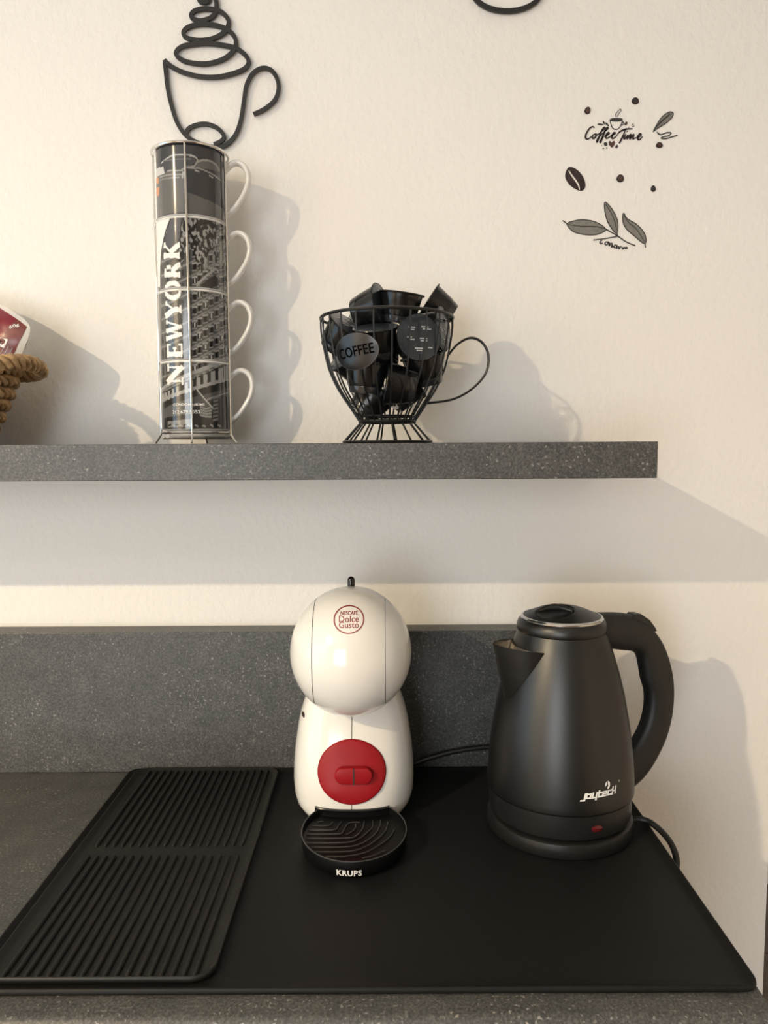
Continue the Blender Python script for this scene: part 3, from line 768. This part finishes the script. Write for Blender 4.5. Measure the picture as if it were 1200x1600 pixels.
# shared mug meshes in local coordinates (origin at mug foot)
body_prof = [(.0, -.0078), (.034, -.0078), (.0355, -.0072), (.0362, -.005), (.0372, -.0008), (.0405, .0), (.0428, .0012), (.0436, .004), (.0436, MH-.0016), (.0430, MH-.0006), (.0420, MH-.0008), (.0412, MH-.003), (.0410, .006), (.038, .0035), (.0, .0032)]
mug_me = MB().lathe(body_prof, (0, 0, 0), 72, False, False).mesh('mug_body', True, 50); mug_me.materials.append(MAT['glaze'])
m = MB(); hp = spline([(.0415, 0, .066), (.0520, 0, .0755), (.0610, 0, .0765), (.0690, 0, .0700), (.0720, 0, .058), (.0690, 0, .044), (.0610, 0, .030), (.0520, 0, .019), (.0415, 0, .0105)], 6)
rows = []
for i, p in enumerate(hp):
    t = (hp[min(i+1, len(hp)-1)] - hp[max(i-1, 0)]).normalized(); nrm = Vector((-t.z, 0, t.x))
    rows.append([p + nrm*.0036*math.cos(a) + Vector((0, 1, 0))*.0064*math.sin(a) for a in [2*math.pi*k/12 for k in range(12)]])
hme = m.grid(rows, True).mesh('handle', True, 70); hme.materials.append(MAT['glaze'])
labels = ['bottom mug of the tower, printed with a street arcade, flag and phone number', 'second mug from the bottom of the tower, printed with rows of windows', 'third mug from the bottom of the tower, printed with foliage and white sky', 'topmost mug of the tower, printed with dark grey taxis']
HROT = R(4)
for i in range(4):
    z = MB0 + i*MH
    t = thing('coffee_mug', (GX, GY, z), labels[i], 'mug', 'mugs stacked in the wire tower')
    link('mug_body', mug_me, None, t, True); h = link('handle', hme, None, t, True); h.rotation_euler.z = HROT; h['label'] = 'plain white looped handle'
    r0, r1 = int(NZ*i/4), int(NZ*(i+1)/4)
    rr_ = GR - .0001; rows = []
    for r in range(r0, r1):
        zl = .0015 + (r - r0)/(r1 - r0 - 1)*(MH - .0035); rows.append([(rr_*math.sin(TH0 + (TH1-TH0)*a/(NA-1)), -rr_*math.cos(TH0 + (TH1-TH0)*a/(NA-1)), zl) for a in range(NA)])
    me = MB().grid(rows).mesh('photo_print', True, 180)
    ca = me.color_attributes.new('print', 'FLOAT_COLOR', 'POINT')
    colr = np.ones((r1-r0, NA, 4), np.float32); colr[..., :3] = np.clip(TOP_IMG[r0:r1], 0, 1)
    ca.data.foreach_set('color', colr.ravel()); me.materials.append(MAT['mugprint'])
    pr = link('photo_print', me, None, t, True)
    if i == 0:
        for body, size, px, py in (('CONDOMINIUMS', (.040, .0030), 294, 632), ('212.679.5552', (.036, .0042), 290, 643.5)):
            th, zz_ = mug_at(px, py); vs, fs = fit(text_geo(body, .01, 0.00015), *size)
            MB().add([((GR+.0002)*math.sin(th + x/GR), -(GR+.0002)*math.cos(th + x/GR), zz_ + y - z) for x, y in vs], fs).build('sign_text', 'whiteprint', pr, smooth=False, local=True)
rk_ = thing('mug_rack', (GX, GY, SHZ), 'tall chrome wire rack holding four stacked mugs', 'rack')
RWR = .0468; wr_ = .0013
ringz = 1.7125
def ring(z, r, rad=wr_, a0=0, a1=360, n=48):
    closed = (a1 - a0) >= 360
    pts = [(GX + r*math.cos(R(a0 + (a1-a0)*k/n)), GY + r*math.sin(R(a0 + (a1-a0)*k/n)), z) for k in range(n if closed else n+1)]
    return MB().tube(pts, rad, 8, closed)
ring(ringz, RWR, .0017).build('top_ring', 'chrome', rk_)
ring(1.3665, .0448, .0014).build('base_ring', 'chrome', rk_)
MB().tube([(GX-.0448, GY, 1.3600), (GX+.0448, GY, 1.3600)], .0012, 8).build('cross_wire', 'chrome', rk_)
for ang in (-90+6, 0, 90, 180):
    a = R(ang); ca_, sa_ = math.cos(a), math.sin(a)
    rad = [(RWR, ringz), (RWR, 1.60), (RWR, 1.45), (RWR-.0002, 1.385), (.0465, 1.370), (.0475, 1.364), (.052, 1.357), (.0545, SHZ+.0015)]
    if ang == 0: ca_, sa_ = math.cos(R(-14)), math.sin(R(-14))
    MB().tube(spline([(GX + r*ca_, GY + r*sa_, z) for r, z in rad], 5), .0013, 8).build('upright_wire', 'chrome', rk_)

# ------------------------------------------------------------------ wire cup basket with capsules
BX, BY = .0045, .920
bk = thing('wire_cup_basket', (BX, BY, SHZ), 'black wire basket shaped like a coffee cup, filled with capsules', 'basket')
bp_ = [(.0775, 1.4975), (.0772, 1.482), (.0735, 1.4595), (.0680, 1.4371), (.0575, 1.4146), (.0425, 1.3919), (.0330, 1.3775)]
def bring(z, r, rad, name, n=56):
    MB().tube([(BX + r*math.cos(2*math.pi*k/n), BY + r*math.sin(2*math.pi*k/n), z) for k in range(n)], rad, 8, True).build(name, 'blackwire', bk)
bring(1.4975, .0775, .0019, 'rim_wire'); bring(1.3775, .0322, .0024, 'waist_ring'); bring(1.3835, .0322, .0012, 'floor_ring'); bring(SHZ+.0018, .0520, .0017, 'foot_ring')
for k in range(24):
    a = R(k*15 + 4); ca_, sa_ = math.cos(a), math.sin(a)
    MB().tube(spline([(BX + r*ca_, BY + r*sa_, z) for r, z in bp_], 4), .00105, 6).build('rib_wire', 'blackwire', bk)
for k in range(16):
    a = R(k*22.5 + 9); ca_, sa_ = math.cos(a), math.sin(a)
    MB().tube([(BX + r*ca_, BY + r*sa_, z) for r, z in ((.0320, 1.3785), (.0335, 1.3745), (.0518, SHZ+.0022))], .0011, 6).build('foot_wire', 'blackwire', bk)
for k in range(5):
    x = -.024 + .012*k; h_ = math.sqrt(.0322**2 - x*x)
    MB().tube([(BX + x, BY - h_, 1.379), (BX + x, BY + h_, 1.379)], .001, 6).build('floor_wire', 'blackwire', bk)
hpts = [(699, 557), (715, 538), (735, 528), (753, 535), (763, 555), (759, 583), (737, 608), (707, 624), (668, 630)]
for dy in (-.0016, .0016):
    pp = [atY(x, y, BY) for x, y in hpts]; pp = [Vector((p.x, p.y + dy, p.z)) for p in pp]
    MB().tube(spline(pp, 6), .0013, 8).build('handle_wire', 'blackwire', bk)
# oval plate with cut-out word COFFEE, bent round the front wires
pa = R(-38) ; pz = 1.4520
def on_plate(x, z, e=0.0): 
    rr2 = .0762 + e - .0009; zz_ = pz + z
    # follow the flare of the cup
    for (r0, z0), (r1, z1) in zip(bp_, bp_[1:]):
        if z1 <= zz_ <= z0: rr2 = r1 + (r0-r1)*(zz_-z1)/(z0-z1) + .0015 + e; break
    th = math.radians(-28.5) + x/.0755
    return (BX + rr2*math.sin(th), BY - rr2*math.cos(th), zz_)
import mathutils
m = MB(); nn = 48; rt = R(7)
def pl(s, k): 
    x, z = .0285*s*math.cos(2*math.pi*k/nn), .0195*s*math.sin(2*math.pi*k/nn); return (x*math.cos(rt) - z*math.sin(rt), x*math.sin(rt) + z*math.cos(rt))
rows = [[on_plate(*pl(s, k), e) for k in range(nn)] for s, e in ((.02, 0), (.3, 0), (.6, 0), (.85, 0), (1, 0), (1, .0012), (.85, .0012), (.6, .0012), (.3, .0012), (.02, .0012))]
pl_o = m.grid(rows, True).build('name_plate', 'plate', bk, angle=60)
vs, fs = text_geo('COFFEE', .0150, .00025, .86, spacing=1.05)
MB().add([on_plate(x*math.cos(rt) - y*math.sin(rt), x*math.sin(rt) + y*math.cos(rt), .0015) for x, y in vs], fs).build('plate_word', 'cutout', pl_o, smooth=False)
# light edge of the cut letters
m = MB(); m.grid([[on_plate(*pl(s, k), .0014) for k in range(nn)] for s in (.975, 1.0)], True); m.build('plate_edge', 'ridge', pl_o)

# capsules: lid at local z=0 (facing +z), cup below
cap_body = MB().lathe([(.0262, .0006), (.0266, -.0002), (.0262, -.0014), (.0242, -.0016), (.0238, -.004), (.0205, -.022), (.0195, -.025), (.0190, -.0262), (.0140, -.0295), (.0136, -.0335), (.0, -.0335)], (0, 0, 0), 40, False, False).mesh('cup', True, 35)
cap_body.materials.append(MAT['capsule'])
cap_lid = MB().lathe([(.0258, .0004), (.0235, .0009), (.012, .0016), (.0, .0018)], (0, 0, 0), 40, False, False).mesh('foil_lid', True, 60); cap_lid.materials.append(MAT['foil'])
cap_tip = MB().lathe([(.0191, -.0258), (.0186, -.0295), (.0170, -.0338), (.0, -.0342)], (0, 0, 0), 40, False, False).mesh('clear_tip', True, 40); cap_tip.materials.append(MAT['clear'])
pm = MB()
for (x, z, l) in ((-.013, .010, .008), (.002, .011, .009), (.004, .0085, .010), (-.012, .0075, .006), (-.015, -.001, .006), (-.013, -.0035, .007), (.0, -.002, .009), (.001, -.0045, .008), (-.006, -.013, .010), (-.004, -.0155, .007), (.010, -.012, .005)):
    pm.add([(x, z, .0021), (x+l, z, .0021), (x+l, z+.0013, .0021), (x, z+.0013, .0021)], [(0, 1, 2, 3)])
pm_me = pm.mesh('lid_print', False); pm_me.materials.append(MAT['greyprint'])
caps = [  # lid centre, lid direction, label
 ((0.04, 0.8681, 1.4688), (0.316, -0.947, 0.051), 'capsule facing out with its foil lid, beside the COFFEE plate'),
 ((0.0221, 0.9047, 1.5238), (0.138, -0.119, 0.983), 'topmost capsule, standing upright above the basket rim'),
 ((-0.0086, 0.8774, 1.4812), (-0.065, -0.315, 0.947), 'upright capsule directly behind the COFFEE plate'),
 ((-0.0393, 0.9021, 1.4867), (0.564, -0.366, 0.74), 'tilted capsule leaning on the rim beside the COFFEE plate, away from the handle'),
 ((-0.0014, 0.9092, 1.5113), (0.899, -0.383, 0.213), 'capsule lying sideways under the topmost capsule'),
 ((0.0538, 0.949, 1.5212), (-0.838, -0.028, 0.544), 'capsule lying on the heap above the wire handle'),
 ((-0.0367, 0.9546, 1.5001), (-0.845, -0.356, 0.398), 'capsule lying at the back of the heap against the rim'),
 ((-0.0184, 0.8879, 1.4419), (0.088, -0.035, 0.996), 'upright capsule low in the basket below the COFFEE plate'),
 ((0.0041, 0.8902, 1.4205), (-0.987, -0.009, 0.159), 'capsule lying flat low in the middle of the basket'),
 ((0.0457, 0.907, 1.4529), (-0.197, -0.2, 0.96), 'capsule standing below the one with its foil lid facing out'),
 ((0.07, 0.9138, 1.4844), (0.921, -0.387, 0.044), 'capsule pressed against the ribs beside the handle'),
 ((0.0319, 0.9385, 1.4251), (0.673, 0.149, 0.724), 'tilted capsule near the basket floor on the handle side'),
 ((-0.005, 0.9608, 1.4683), (-0.172, 0.425, 0.889), 'capsule hidden in the heart of the heap'),
 ((-0.0439, 0.9259, 1.4568), (-0.625, -0.377, 0.683), 'capsule lying against the ribs on the side away from the handle'),
 ((-0.0062, 0.9293, 1.4132), (0.636, 0.15, 0.757), 'lowest capsule, resting on the basket floor'),
 ((0.0477, 0.9686, 1.4748), (0.517, 0.836, 0.187), 'capsule hidden at the back of the heap towards the wall'),
]
for i, (p, d, lab) in enumerate(caps):
    t = thing('coffee_capsule', p, lab, 'capsule', 'black capsules in the wire cup')
    t.rotation_mode = 'QUATERNION'; t.rotation_quaternion = Vector(d).to_track_quat('Z', 'Y')
    link('cup', cap_body, None, t, True); link('foil_lid', cap_lid, None, t, True); link('clear_tip', cap_tip, None, t, True)
    if i in (0, 3, 10): link('lid_print', pm_me, None, t, True)

# ------------------------------------------------------------------ straw basket and coffee bag
SX, SY, SZ = -.585, .948, SHZ
sb = thing('woven_straw_basket', (SX, SY, SZ), 'round woven straw basket with braided ear handles holding a red bag', 'basket')
def braid(path, rad, sr, turns, mb, strands=3, closed=False):
    P = [Vector(p) for p in path]; n_ = len(P)
    for s in range(strands):
        pts = []
        for i in range(n_):
            t = (P[(i+1) % n_] - P[i-1]) if closed else (P[min(i+1, n_-1)] - P[max(i-1, 0)]); t.normalize()
            a1 = Vector((0, 0, 1)); a1 = (a1 - t*a1.dot(t)).normalized() if abs(t.z) < .98 else t.orthogonal().normalized(); a2 = t.cross(a1)
            ph = 2*math.pi*(turns*i/(n_ if closed else n_-1) + s/strands)
            pts.append(P[i] + (a1*math.cos(ph) + a2*math.sin(ph))*rad*(1 + .22*math.sin(i*1.7 + s*2.1)*math.sin(i*.37 + s)))
        mb.tube(pts, sr, 6, closed)
for k in range(7):
    z = SZ + .0075 + k*.0142; f = k/6; rx, ry = .088 + .043*f**.7, .068 + .029*f**.7
    path = [(SX + rx*math.cos(2*math.pi*i/200), SY + ry*math.sin(2*math.pi*i/200), z) for i in range(200)]
    m = MB(); braid(path, .0047, .0036, 15 + k % 3, m, 3, True); m.build('woven_coil', 'straw', sb, angle=80)
m = MB(); m.grid([[(SX + (.085 + .043*f**.7)*.985*math.cos(2*math.pi*i/64), SY + (.065 + .029*f**.7)*.985*math.sin(2*math.pi*i/64), SZ + .003 + .090*f) for i in range(64)] for f in np.linspace(0, 1, 6)], True)
m.f.append(tuple(reversed(range(64)))); m.build('inner_wall', 'strawin', sb)
for sx in (1, -1):
    rx = .116
    path = spline([(SX + sx*(rx-.040), SY - .078, SZ + .0885), (SX + sx*(rx-.008), SY - .072, SZ + .0910), (SX + sx*(rx+.028), SY - .058, SZ + .0940), (SX + sx*(rx+.042), SY - .022, SZ + .098), (SX + sx*(rx+.040), SY + .02, SZ + .096), (SX + sx*(rx+.020), SY + .058, SZ + .092), (SX + sx*(rx-.035), SY + .075, SZ + .089)], 24)
    m = MB(); braid(path, .0056, .0043, 8, m, 3); m.build('ear_handle', 'straw', sb, angle=80)
# bag: pillow shape lying diagonally
bgo = thing('coffee_bag', (SX, SY - .01, SZ + .06), 'maroon and white foil bag sticking out of the straw basket', 'bag')
bu = Vector((.78, -.38, -.46)).normalized(); bv = Vector((.55, -.1, .83)); bv = (bv - bu*bv.dot(bu)).normalized()
BHU, BHV = .070, .056
bc = atY(58, 507, .962) - bu*BHU - bv*BHV
bn = bu.cross(bv)
if bn.y > 0: bn = -bn
def bag_pt(u, v, side, e=0.0):
    h = .020 * max(0, (1 - abs(u)**3.0))**.7 * max(0, (1 - abs(v)**3.0))**.7
    h += .0011*math.sin(9*u + 4*v) * (1-abs(u)) + .0008*math.sin(13*v - 5*u) * (1 - abs(v))
    pinch = 1 - .05*(1-abs(u))**1 if False else 1
    cr = 1 - .13*(abs(u)*abs(v))**3
    return bc + bu*BHU*u*cr*(1 - .05*(1 - abs(v))) + bv*BHV*v*cr*(1 - .05*(1 - abs(u))) + bn*side*(h + e)
g = np.linspace(-1, 1, 33)
m = MB(); m.grid([[bag_pt(u, v, 1) for u in g] for v in g]); m.grid([[bag_pt(u, v, -1) for u in g] for v in g])
m.build('bag_film', 'film', bgo, angle=80)
g2 = np.linspace(-.92, .66, 30); gv = np.linspace(-.92, .92, 30)
pn = MB().grid([[bag_pt(u, v, 1, .0006) for u in g2] for v in gv]).build('printed_panel', 'maroon', bgo, angle=80)
g3 = np.linspace(.66, .93, 10)
bn_o = MB().grid([[bag_pt(u, v, 1, .0006) for u in g3] for v in gv]).build('printed_band', 'maroon2', bgo, angle=80)
def bag_uv(px, py):
    d = ray(px, py); o = Vector((0, 0, EYE)); q = bc + bn*.016; p = o + d*((q - o).dot(bn)/d.dot(bn)) - bc; return p.dot(bu)/BHU, p.dot(bv)/BHV
def bag_flat(pts2, name, mat, par, e=.0012): MB().add([bag_pt(u, v, 1, e) for u, v in pts2], [tuple(range(len(pts2)))]).build(name, mat, par, smooth=False)
bag_flat([bag_uv(*p) for p in ((-2, 527), (12, 530), (6, 544), (-2, 541))], 'barcode_label', 'whiteprint', pn)
bag_flat([bag_uv(*p) for p in ((1, 532), (4, 533), (3.4, 536), (1, 535.4))], 'label_mark', 'ink', pn, .0016)
vs, fs = fit(text_geo('60g', .0085, .0001, .9), .012, .006)
tu = bag_uv(19, 507); ta = R(20); BA = R(35)
MB().add([bag_pt(tu[0] + (x*math.cos(ta+BA) - y*math.sin(ta+BA))/BHU, tu[1] + (x*math.sin(ta+BA) + y*math.cos(ta+BA))/BHV, 1, .0014) for x, y in vs], fs).build('weight_text', 'whiteprint', pn, smooth=False)
for k in range(7):
    u_ = .70 + .03*k
    vs_ = np.linspace(-.62 + .05*(k % 3), .30 - .06*(k % 2), 14)
    MB().grid([[bag_pt(u_, v, 1, .0011) for v in vs_], [bag_pt(u_ + .008, v, 1, .0011) for v in vs_]]).build('fine_print', 'greyprint', bn_o) if k % 2 == 0 else None

# ------------------------------------------------------------------ black line-art cups on the wall
def W2(px, py): p = atY(px, py, WY); return (p.x, p.z)
def wallpath(pts, x0, y0, sc, n=6, closed=False):
    q = [W2(x0 + x/sc, y0 + y/sc) for x, y in pts]; return [(p.x, p.y) for p in spline([Vector((a, b, 0)) for a, b in q], n, closed)]
art1 = [(478,-70),(440,-62),(418,-20),(425,18),(455,28),(478,12),(470,-18),(450,-45),(470,-60),(500,-25),(522,20),(520,80),(490,118),(430,135),(385,122),(377,100),(400,77),(450,66),(510,70),(560,90),(592,130),(590,172),(560,210),(500,240),(420,249),(350,235),(332,208),(350,180),(400,160),(460,155),(530,165),(590,190),(630,232),(636,285),(600,335),(540,370),(450,388),(350,375),(297,345),(292,315),(330,285),(400,272),(480,268),(570,280),(640,298),(690,335),(712,375),(690,415),(620,445),(530,464),(430,462),(330,437),(260,402),(222,366)]
art2 = [(222,366),(228,430),(240,530),(262,630),(295,730),(342,800),(400,840),(470,864),(530,872),(580,858),(632,805),(665,720),(685,600),(700,510),(740,440),(800,412),(855,436),(886,510),(870,590),(810,648),(740,683)]
art3 = [(345,800),(360,765),(410,742),(470,738),(530,762),(568,808),(552,838),(510,858)]
def line_art(name, strokes, label, w=.0054):
    m = MB()
    for q, wd in strokes:
        k0 = len(m.v); ribbon(q, wd, WY - .0030, WY - .0066, m)
        for k in range(k0, len(m.v)):     # the strip passes over itself where the line crosses
            x, y, z = m.v[k]; m.v[k] = (x, y - .0012*(k - k0)/(4*len(q)), z)
    o = m.build(name, 'linewood', smooth=False)
    return tag(o, label, 'wall art', 'black line-art cups on the wall')
line_art('line_art_cup', [(wallpath(art1, 200, 0, 3.75), .0054), (wallpath(art2, 200, 0, 3.75), .0052), (wallpath(art3, 200, 0, 3.75), .0052)], 'black one-line coffee cup with spiral steam mounted above the mug tower')
# second cup: only its foot ring reaches into view
cx2, cy2 = 791, -12
foot = [(cx2 + 54*math.cos(R(a)), cy2 + 33*math.sin(R(a))) for a in range(0, 361, 12)]
foot = [W2(x, y) for x, y in foot]
bodyp = [W2(cx2 + x, cy2 + y) for x, y in ((-52, -4), (-80, -60), (-98, -130), (-104, -200), (-60, -182), (0, -176), (60, -182), (104, -200), (98, -130), (80, -60), (52, -4))]
hnd = [W2(cx2 + x, cy2 + y) for x, y in ((100, -170), (130, -188), (152, -160), (140, -120), (92, -95))]
sm = lambda q: [(p.x, p.y) for p in spline([Vector((a, b, 0)) for a, b in q], 6)]
line_art('line_art_cup', [(foot, .0058), (sm(bodyp), .0054), (sm(hnd), .0054)], 'black line-art cup mounted high on the wall over the capsule basket')

# ------------------------------------------------------------------ wall stickers
WS0, WS1 = WY - .0001, WY - .0006
def sticker(name, label, parts, group='coffee wall stickers'):
    """parts: list of (part name, mat, [shape...]); shape = ('s', pts, width) or ('p', poly)"""
    pts0 = parts[0][2][0][1][0]
    t = thing(name, (pts0[0], WY - .0003, pts0[1]), label, 'sticker', group)
    for nm, mat, shapes in parts:
        m = MB(); e = {'paper': .0, 'leafgrey': .0, 'beanbrown': .0002, 'greyprint': .0002}.get(mat, .0004)
        for s in shapes:
            if s[0] == 's': ribbon(s[1], s[2], WS0, WS1 - e, m, taper=len(s) > 3)
            else: plate(s[1], WS0, WS1 - e, m)
        m.build(nm, mat, t, smooth=False)
    return t
def SP(pts, x0, y0, sc, n=5): return wallpath(pts, x0, y0, sc, n)
def PG(pts, x0, y0, sc, n=4): return wallpath(pts, x0, y0, sc, n, True)
c4 = (900, 140, 7.06); c5 = (850, 130, 5.0)
lt = []
for st in ([(200,425),(185,410),(150,428),(115,480),(103,525),(118,548),(145,540),(170,515)], [(215,492),(190,500),(178,528),(195,540),(218,515),(214,492),(232,500),(250,490)],
           [(240,500),(280,462),(318,428),(308,420),(285,450),(255,520),(235,572),(226,578),(236,545),(268,508)], [(270,510),(315,462),(350,432),(342,422),(318,460),(290,530),(272,580),(264,580),(278,545),(312,515)],
           [(312,520),(345,503),(364,485),(352,478),(330,508),(332,538),(358,532),(386,510)], [(386,516),(410,500),(430,484),(418,478),(396,508),(398,540),(424,532),(455,498)],
           [(455,492),(492,460),(550,438),(622,434)], [(545,440),(522,500),(496,555),(480,588),(474,578)], [(548,490),(528,535),(540,542),(572,500)], [(572,500),(560,548),(592,502),(602,502),(592,546),(626,502),(635,506),(626,546),(648,538),(670,532)],
           [(668,536),(702,520),(716,498),(700,492),(678,526),(686,554),(710,546),(730,518)]):
    lt.append(('s', SP(st, *c4), .0023, 1))
E4 = lambda x, y, a, b, rot=0: [W2(c4[0] + (x + a*math.cos(t)*math.cos(rot) - b*math.sin(t)*math.sin(rot))/c4[2], c4[1] + (y + a*math.cos(t)*math.sin(rot) + b*math.sin(t)*math.cos(rot))/c4[2]) for t in [2*math.pi*k/16 for k in range(16)]]
lt.append(('p', E4(563, 462, 7, 7)))
cup = [('s', SP([(374,332),(382,378),(400,420),(420,438),(455,438),(480,415),(502,372),(510,335)], *c4), .0010), ('s', SP([(374,332),(400,322),(440,320),(490,322),(512,332)], *c4), .0010),
       ('s', SP([(505,356),(524,366),(516,388),(490,396)], *c4), .0010), ('s', SP([(440,302),(434,272),(460,242),(486,216),(494,236),(470,266),(452,302)], *c4), .0006), ('p', E4(442, 340, 66, 14))]
lv = [('p', E4(268, 386, 32, 9, .1)), ('p', E4(306, 366, 22, 8, 1.1)), ('p', E4(342, 386, 28, 8, .8)), ('s', SP([(615,398),(630,378)], *c4, 2), .0009), ('s', SP([(622,412),(640,403)], *c4, 2), .0009), ('p', E4(580, 418, 5, 5)), ('p', E4(280, 618, 5, 5)), ('p', E4(300, 650, 7, 7)), ('p', E4(338, 647, 6, 6)), ('p', E4(325, 603, 18, 23, -.5)), ('p', E4(447, 630, 14, 19, .5))]
br = [('p', PG([(395,640),(365,610),(358,580),(375,570),(393,585),(410,568),(428,580),(422,610)], *c4)), ('p', E4(550, 376, 14, 22, .5))]
t = sticker('lettering_sticker', 'Coffee Time lettering sticker with small steaming cup above the words', [('lettering', 'ink', lt), ('cup_drawing', 'inkgrey', cup), ('leaf_and_bean_drawing', 'inkgrey', lv), ('heart_and_bean', 'beanbrown', br)])
# scribbled leaf sticker
sticker('leaf_scrawl_sticker', 'curled half-peeled leaf scrawl sticker beside the Coffee Time lettering', [
 ('leaf_fill', 'leafgrey', [('p', PG([(852,462),(890,392),(950,302),(1015,256),(1068,258),(1052,310),(990,368),(905,425)], *c4))]),
 ('leaf_outline', 'inkgrey', [('s', SP([(848,466),(885,395),(945,305),(1015,254),(1066,256),(1062,300),(1000,365),(905,425),(848,466)], *c4), .0011), ('s', SP([(870,430),(940,350),(1030,275)], *c4), .0013), ('s', SP([(900,400),(975,330),(1050,270)], *c4), .0008)]),
 ('curl', 'inkgrey', [('s', SP([(893,468),(915,494),(945,497),(995,478),(1046,480),(1022,510),(962,522),(938,538),(990,543),(1055,524),(1116,507)], *c4), .0014)])])
def bean(px, py, a, b, rot, dark, label):
    e = [W2(px + a*(1 + .08*math.sin(3*t))*math.cos(t)*math.cos(rot) - b*math.sin(t)*math.sin(rot), py + a*(1 + .08*math.sin(3*t))*math.cos(t)*math.sin(rot) + b*math.sin(t)*math.cos(rot)) for t in [2*math.pi*k/20 for k in range(20)]]
    i = [W2(px + .6*(a*math.cos(t)*math.cos(rot) - b*math.sin(t)*math.sin(rot)), py + .6*(a*math.cos(t)*math.sin(rot) + b*math.sin(t)*math.cos(rot))) for t in [2*math.pi*k/16 for k in range(16)]]
    t_ = sticker('bean_sticker', label, [('bean_print', 'ink', [('p', e)])], 'small bean stickers on the wall')
    m = MB(); plate(i, WS1 - .0004, WS1 - .0006, m); m.build('bean_sheen', 'beanbrown' if not dark else 'inkgrey', t_, smooth=False)
bean(918, 173, 4.8, 5.8, .3, False, 'small brown bean sticker up beside the C of Coffee Time')
bean(992.5, 158, 5.6, 5.6, .2, True, 'small black bean sticker higher than the lettering and scrawl')
bean(1030, 227, 5.4, 4.6, 0, False, 'small reddish bean sticker under the curled leaf scrawl')
bean(969, 279, 5.8, 6.2, .2, False, 'small brown bean sticker midway between lettering and leaf sprig')
bean(1020.5, 295, 3.8, 5.0, 0, True, 'smallest dark bean sticker above the outer sprig leaf')
sticker('big_bean_sticker', 'large dark coffee bean sticker with white crease above the leaf sprig', [
 ('bean_print', 'ink', [('p', PG([(190,660),(230,662),(270,690),(305,735),(322,790),(315,825),(290,842),(250,830),(200,795),(168,745),(168,700)], *c5))]),
])
tb = bpy.data.objects['big_bean_sticker']
m = MB(); ribbon(SP([(192,684),(215,722),(245,762),(268,800),(276,836)], *c5), [.0022]*21, WS1 - .0004, WS1 - .0006, m, True); m.build('crease', 'paper', tb, smooth=False)
m = MB()
for a, b_ in (((182,745),(210,735)), ((188,755),(216,745)), ((196,770),(224,755)), ((205,782),(232,768)), ((255,690),(248,712)), ((270,705),(262,725)), ((185,700),(198,712))):
    ribbon([W2(c5[0]+a[0]/5, c5[1]+a[1]/5), W2(c5[0]+b_[0]/5, c5[1]+b_[1]/5)], .0006, WS1 - .0004, WS1 - .0006, m)
m.build('hatching', 'beanbrown', tb, smooth=False)
L1 = [(180,1102),(235,1076),(310,1069),(400,1085),(482,1140),(435,1175),(380,1186),(300,1181),(225,1158)]
L2 = [(475,930),(520,970),(560,1040),(576,1100),(568,1172),(530,1140),(492,1072),(473,990)]
L3 = [(620,1016),(650,1060),(730,1110),(788,1185),(786,1256),(700,1190),(637,1132),(614,1070)]
sp_ = thing('leaf_sprig_sticker', (*W2(964, 368)[:1], WY - .0003, W2(964, 368)[1]), 'grey three-leaf sprig sticker with a line of handwriting below', 'sticker', 'coffee wall stickers')
for Lp in (L1, L2, L3):
    m = MB(); plate(PG(Lp, *c5), WS0, WS1, m); lf = m.build('leaf', 'leafgrey', sp_, smooth=False)
    m = MB(); q = PG(Lp, *c5); ribbon(q + q[:1], .0011, WS0, WS1 - .0004, m); m.build('leaf_outline', 'inkgrey', lf, smooth=False)
m = MB()
for st, w in (([(145,1074),(165,1088),(182,1104)], .0012), ([(190,1105),(250,1115),(320,1118),(400,1120),(480,1140)], .0007), ([(480,1140),(570,1192),(640,1240),(712,1270)], .0013), ([(568,1170),(572,1195)], .0013), ([(575,1197),(480,1214),(385,1226)], .0013), ([(786,1250),(791,1285)], .0011), ([(480,945),(520,1010),(550,1080),(565,1150)], .0007), ([(622,1030),(660,1090),(720,1140),(780,1235)], .0007)):
    ribbon(SP(st, *c5), w, WS0, WS1 - .0006, m)
m.build('stem', 'inkgrey', sp_, smooth=False)
m = MB()
for st in ([(452,1226),(436,1240),(440,1254),(458,1250)], [(488,1238),(474,1252),(484,1264),(500,1256),(496,1240),(506,1246)], [(512,1246),(508,1272),(522,1252),(530,1256),(528,1282),(540,1270)], [(560,1262),(544,1274),(552,1288),(566,1278),(568,1264),(568,1296)], [(580,1272),(586,1296),(598,1274)], [(606,1278),(616,1298),(624,1280)]):
    ribbon(SP(st, *c5), .0013, WS0, WS1 - .0006, m)
plate([W2(c5[0] + (640 + 14*math.cos(t))/5, c5[1] + (1288 + 9*math.sin(t))/5) for t in [2*math.pi*k/14 for k in range(14)]], WS0, WS1 - .0006, m)
m.build('handwriting', 'ink', sp_, smooth=False)
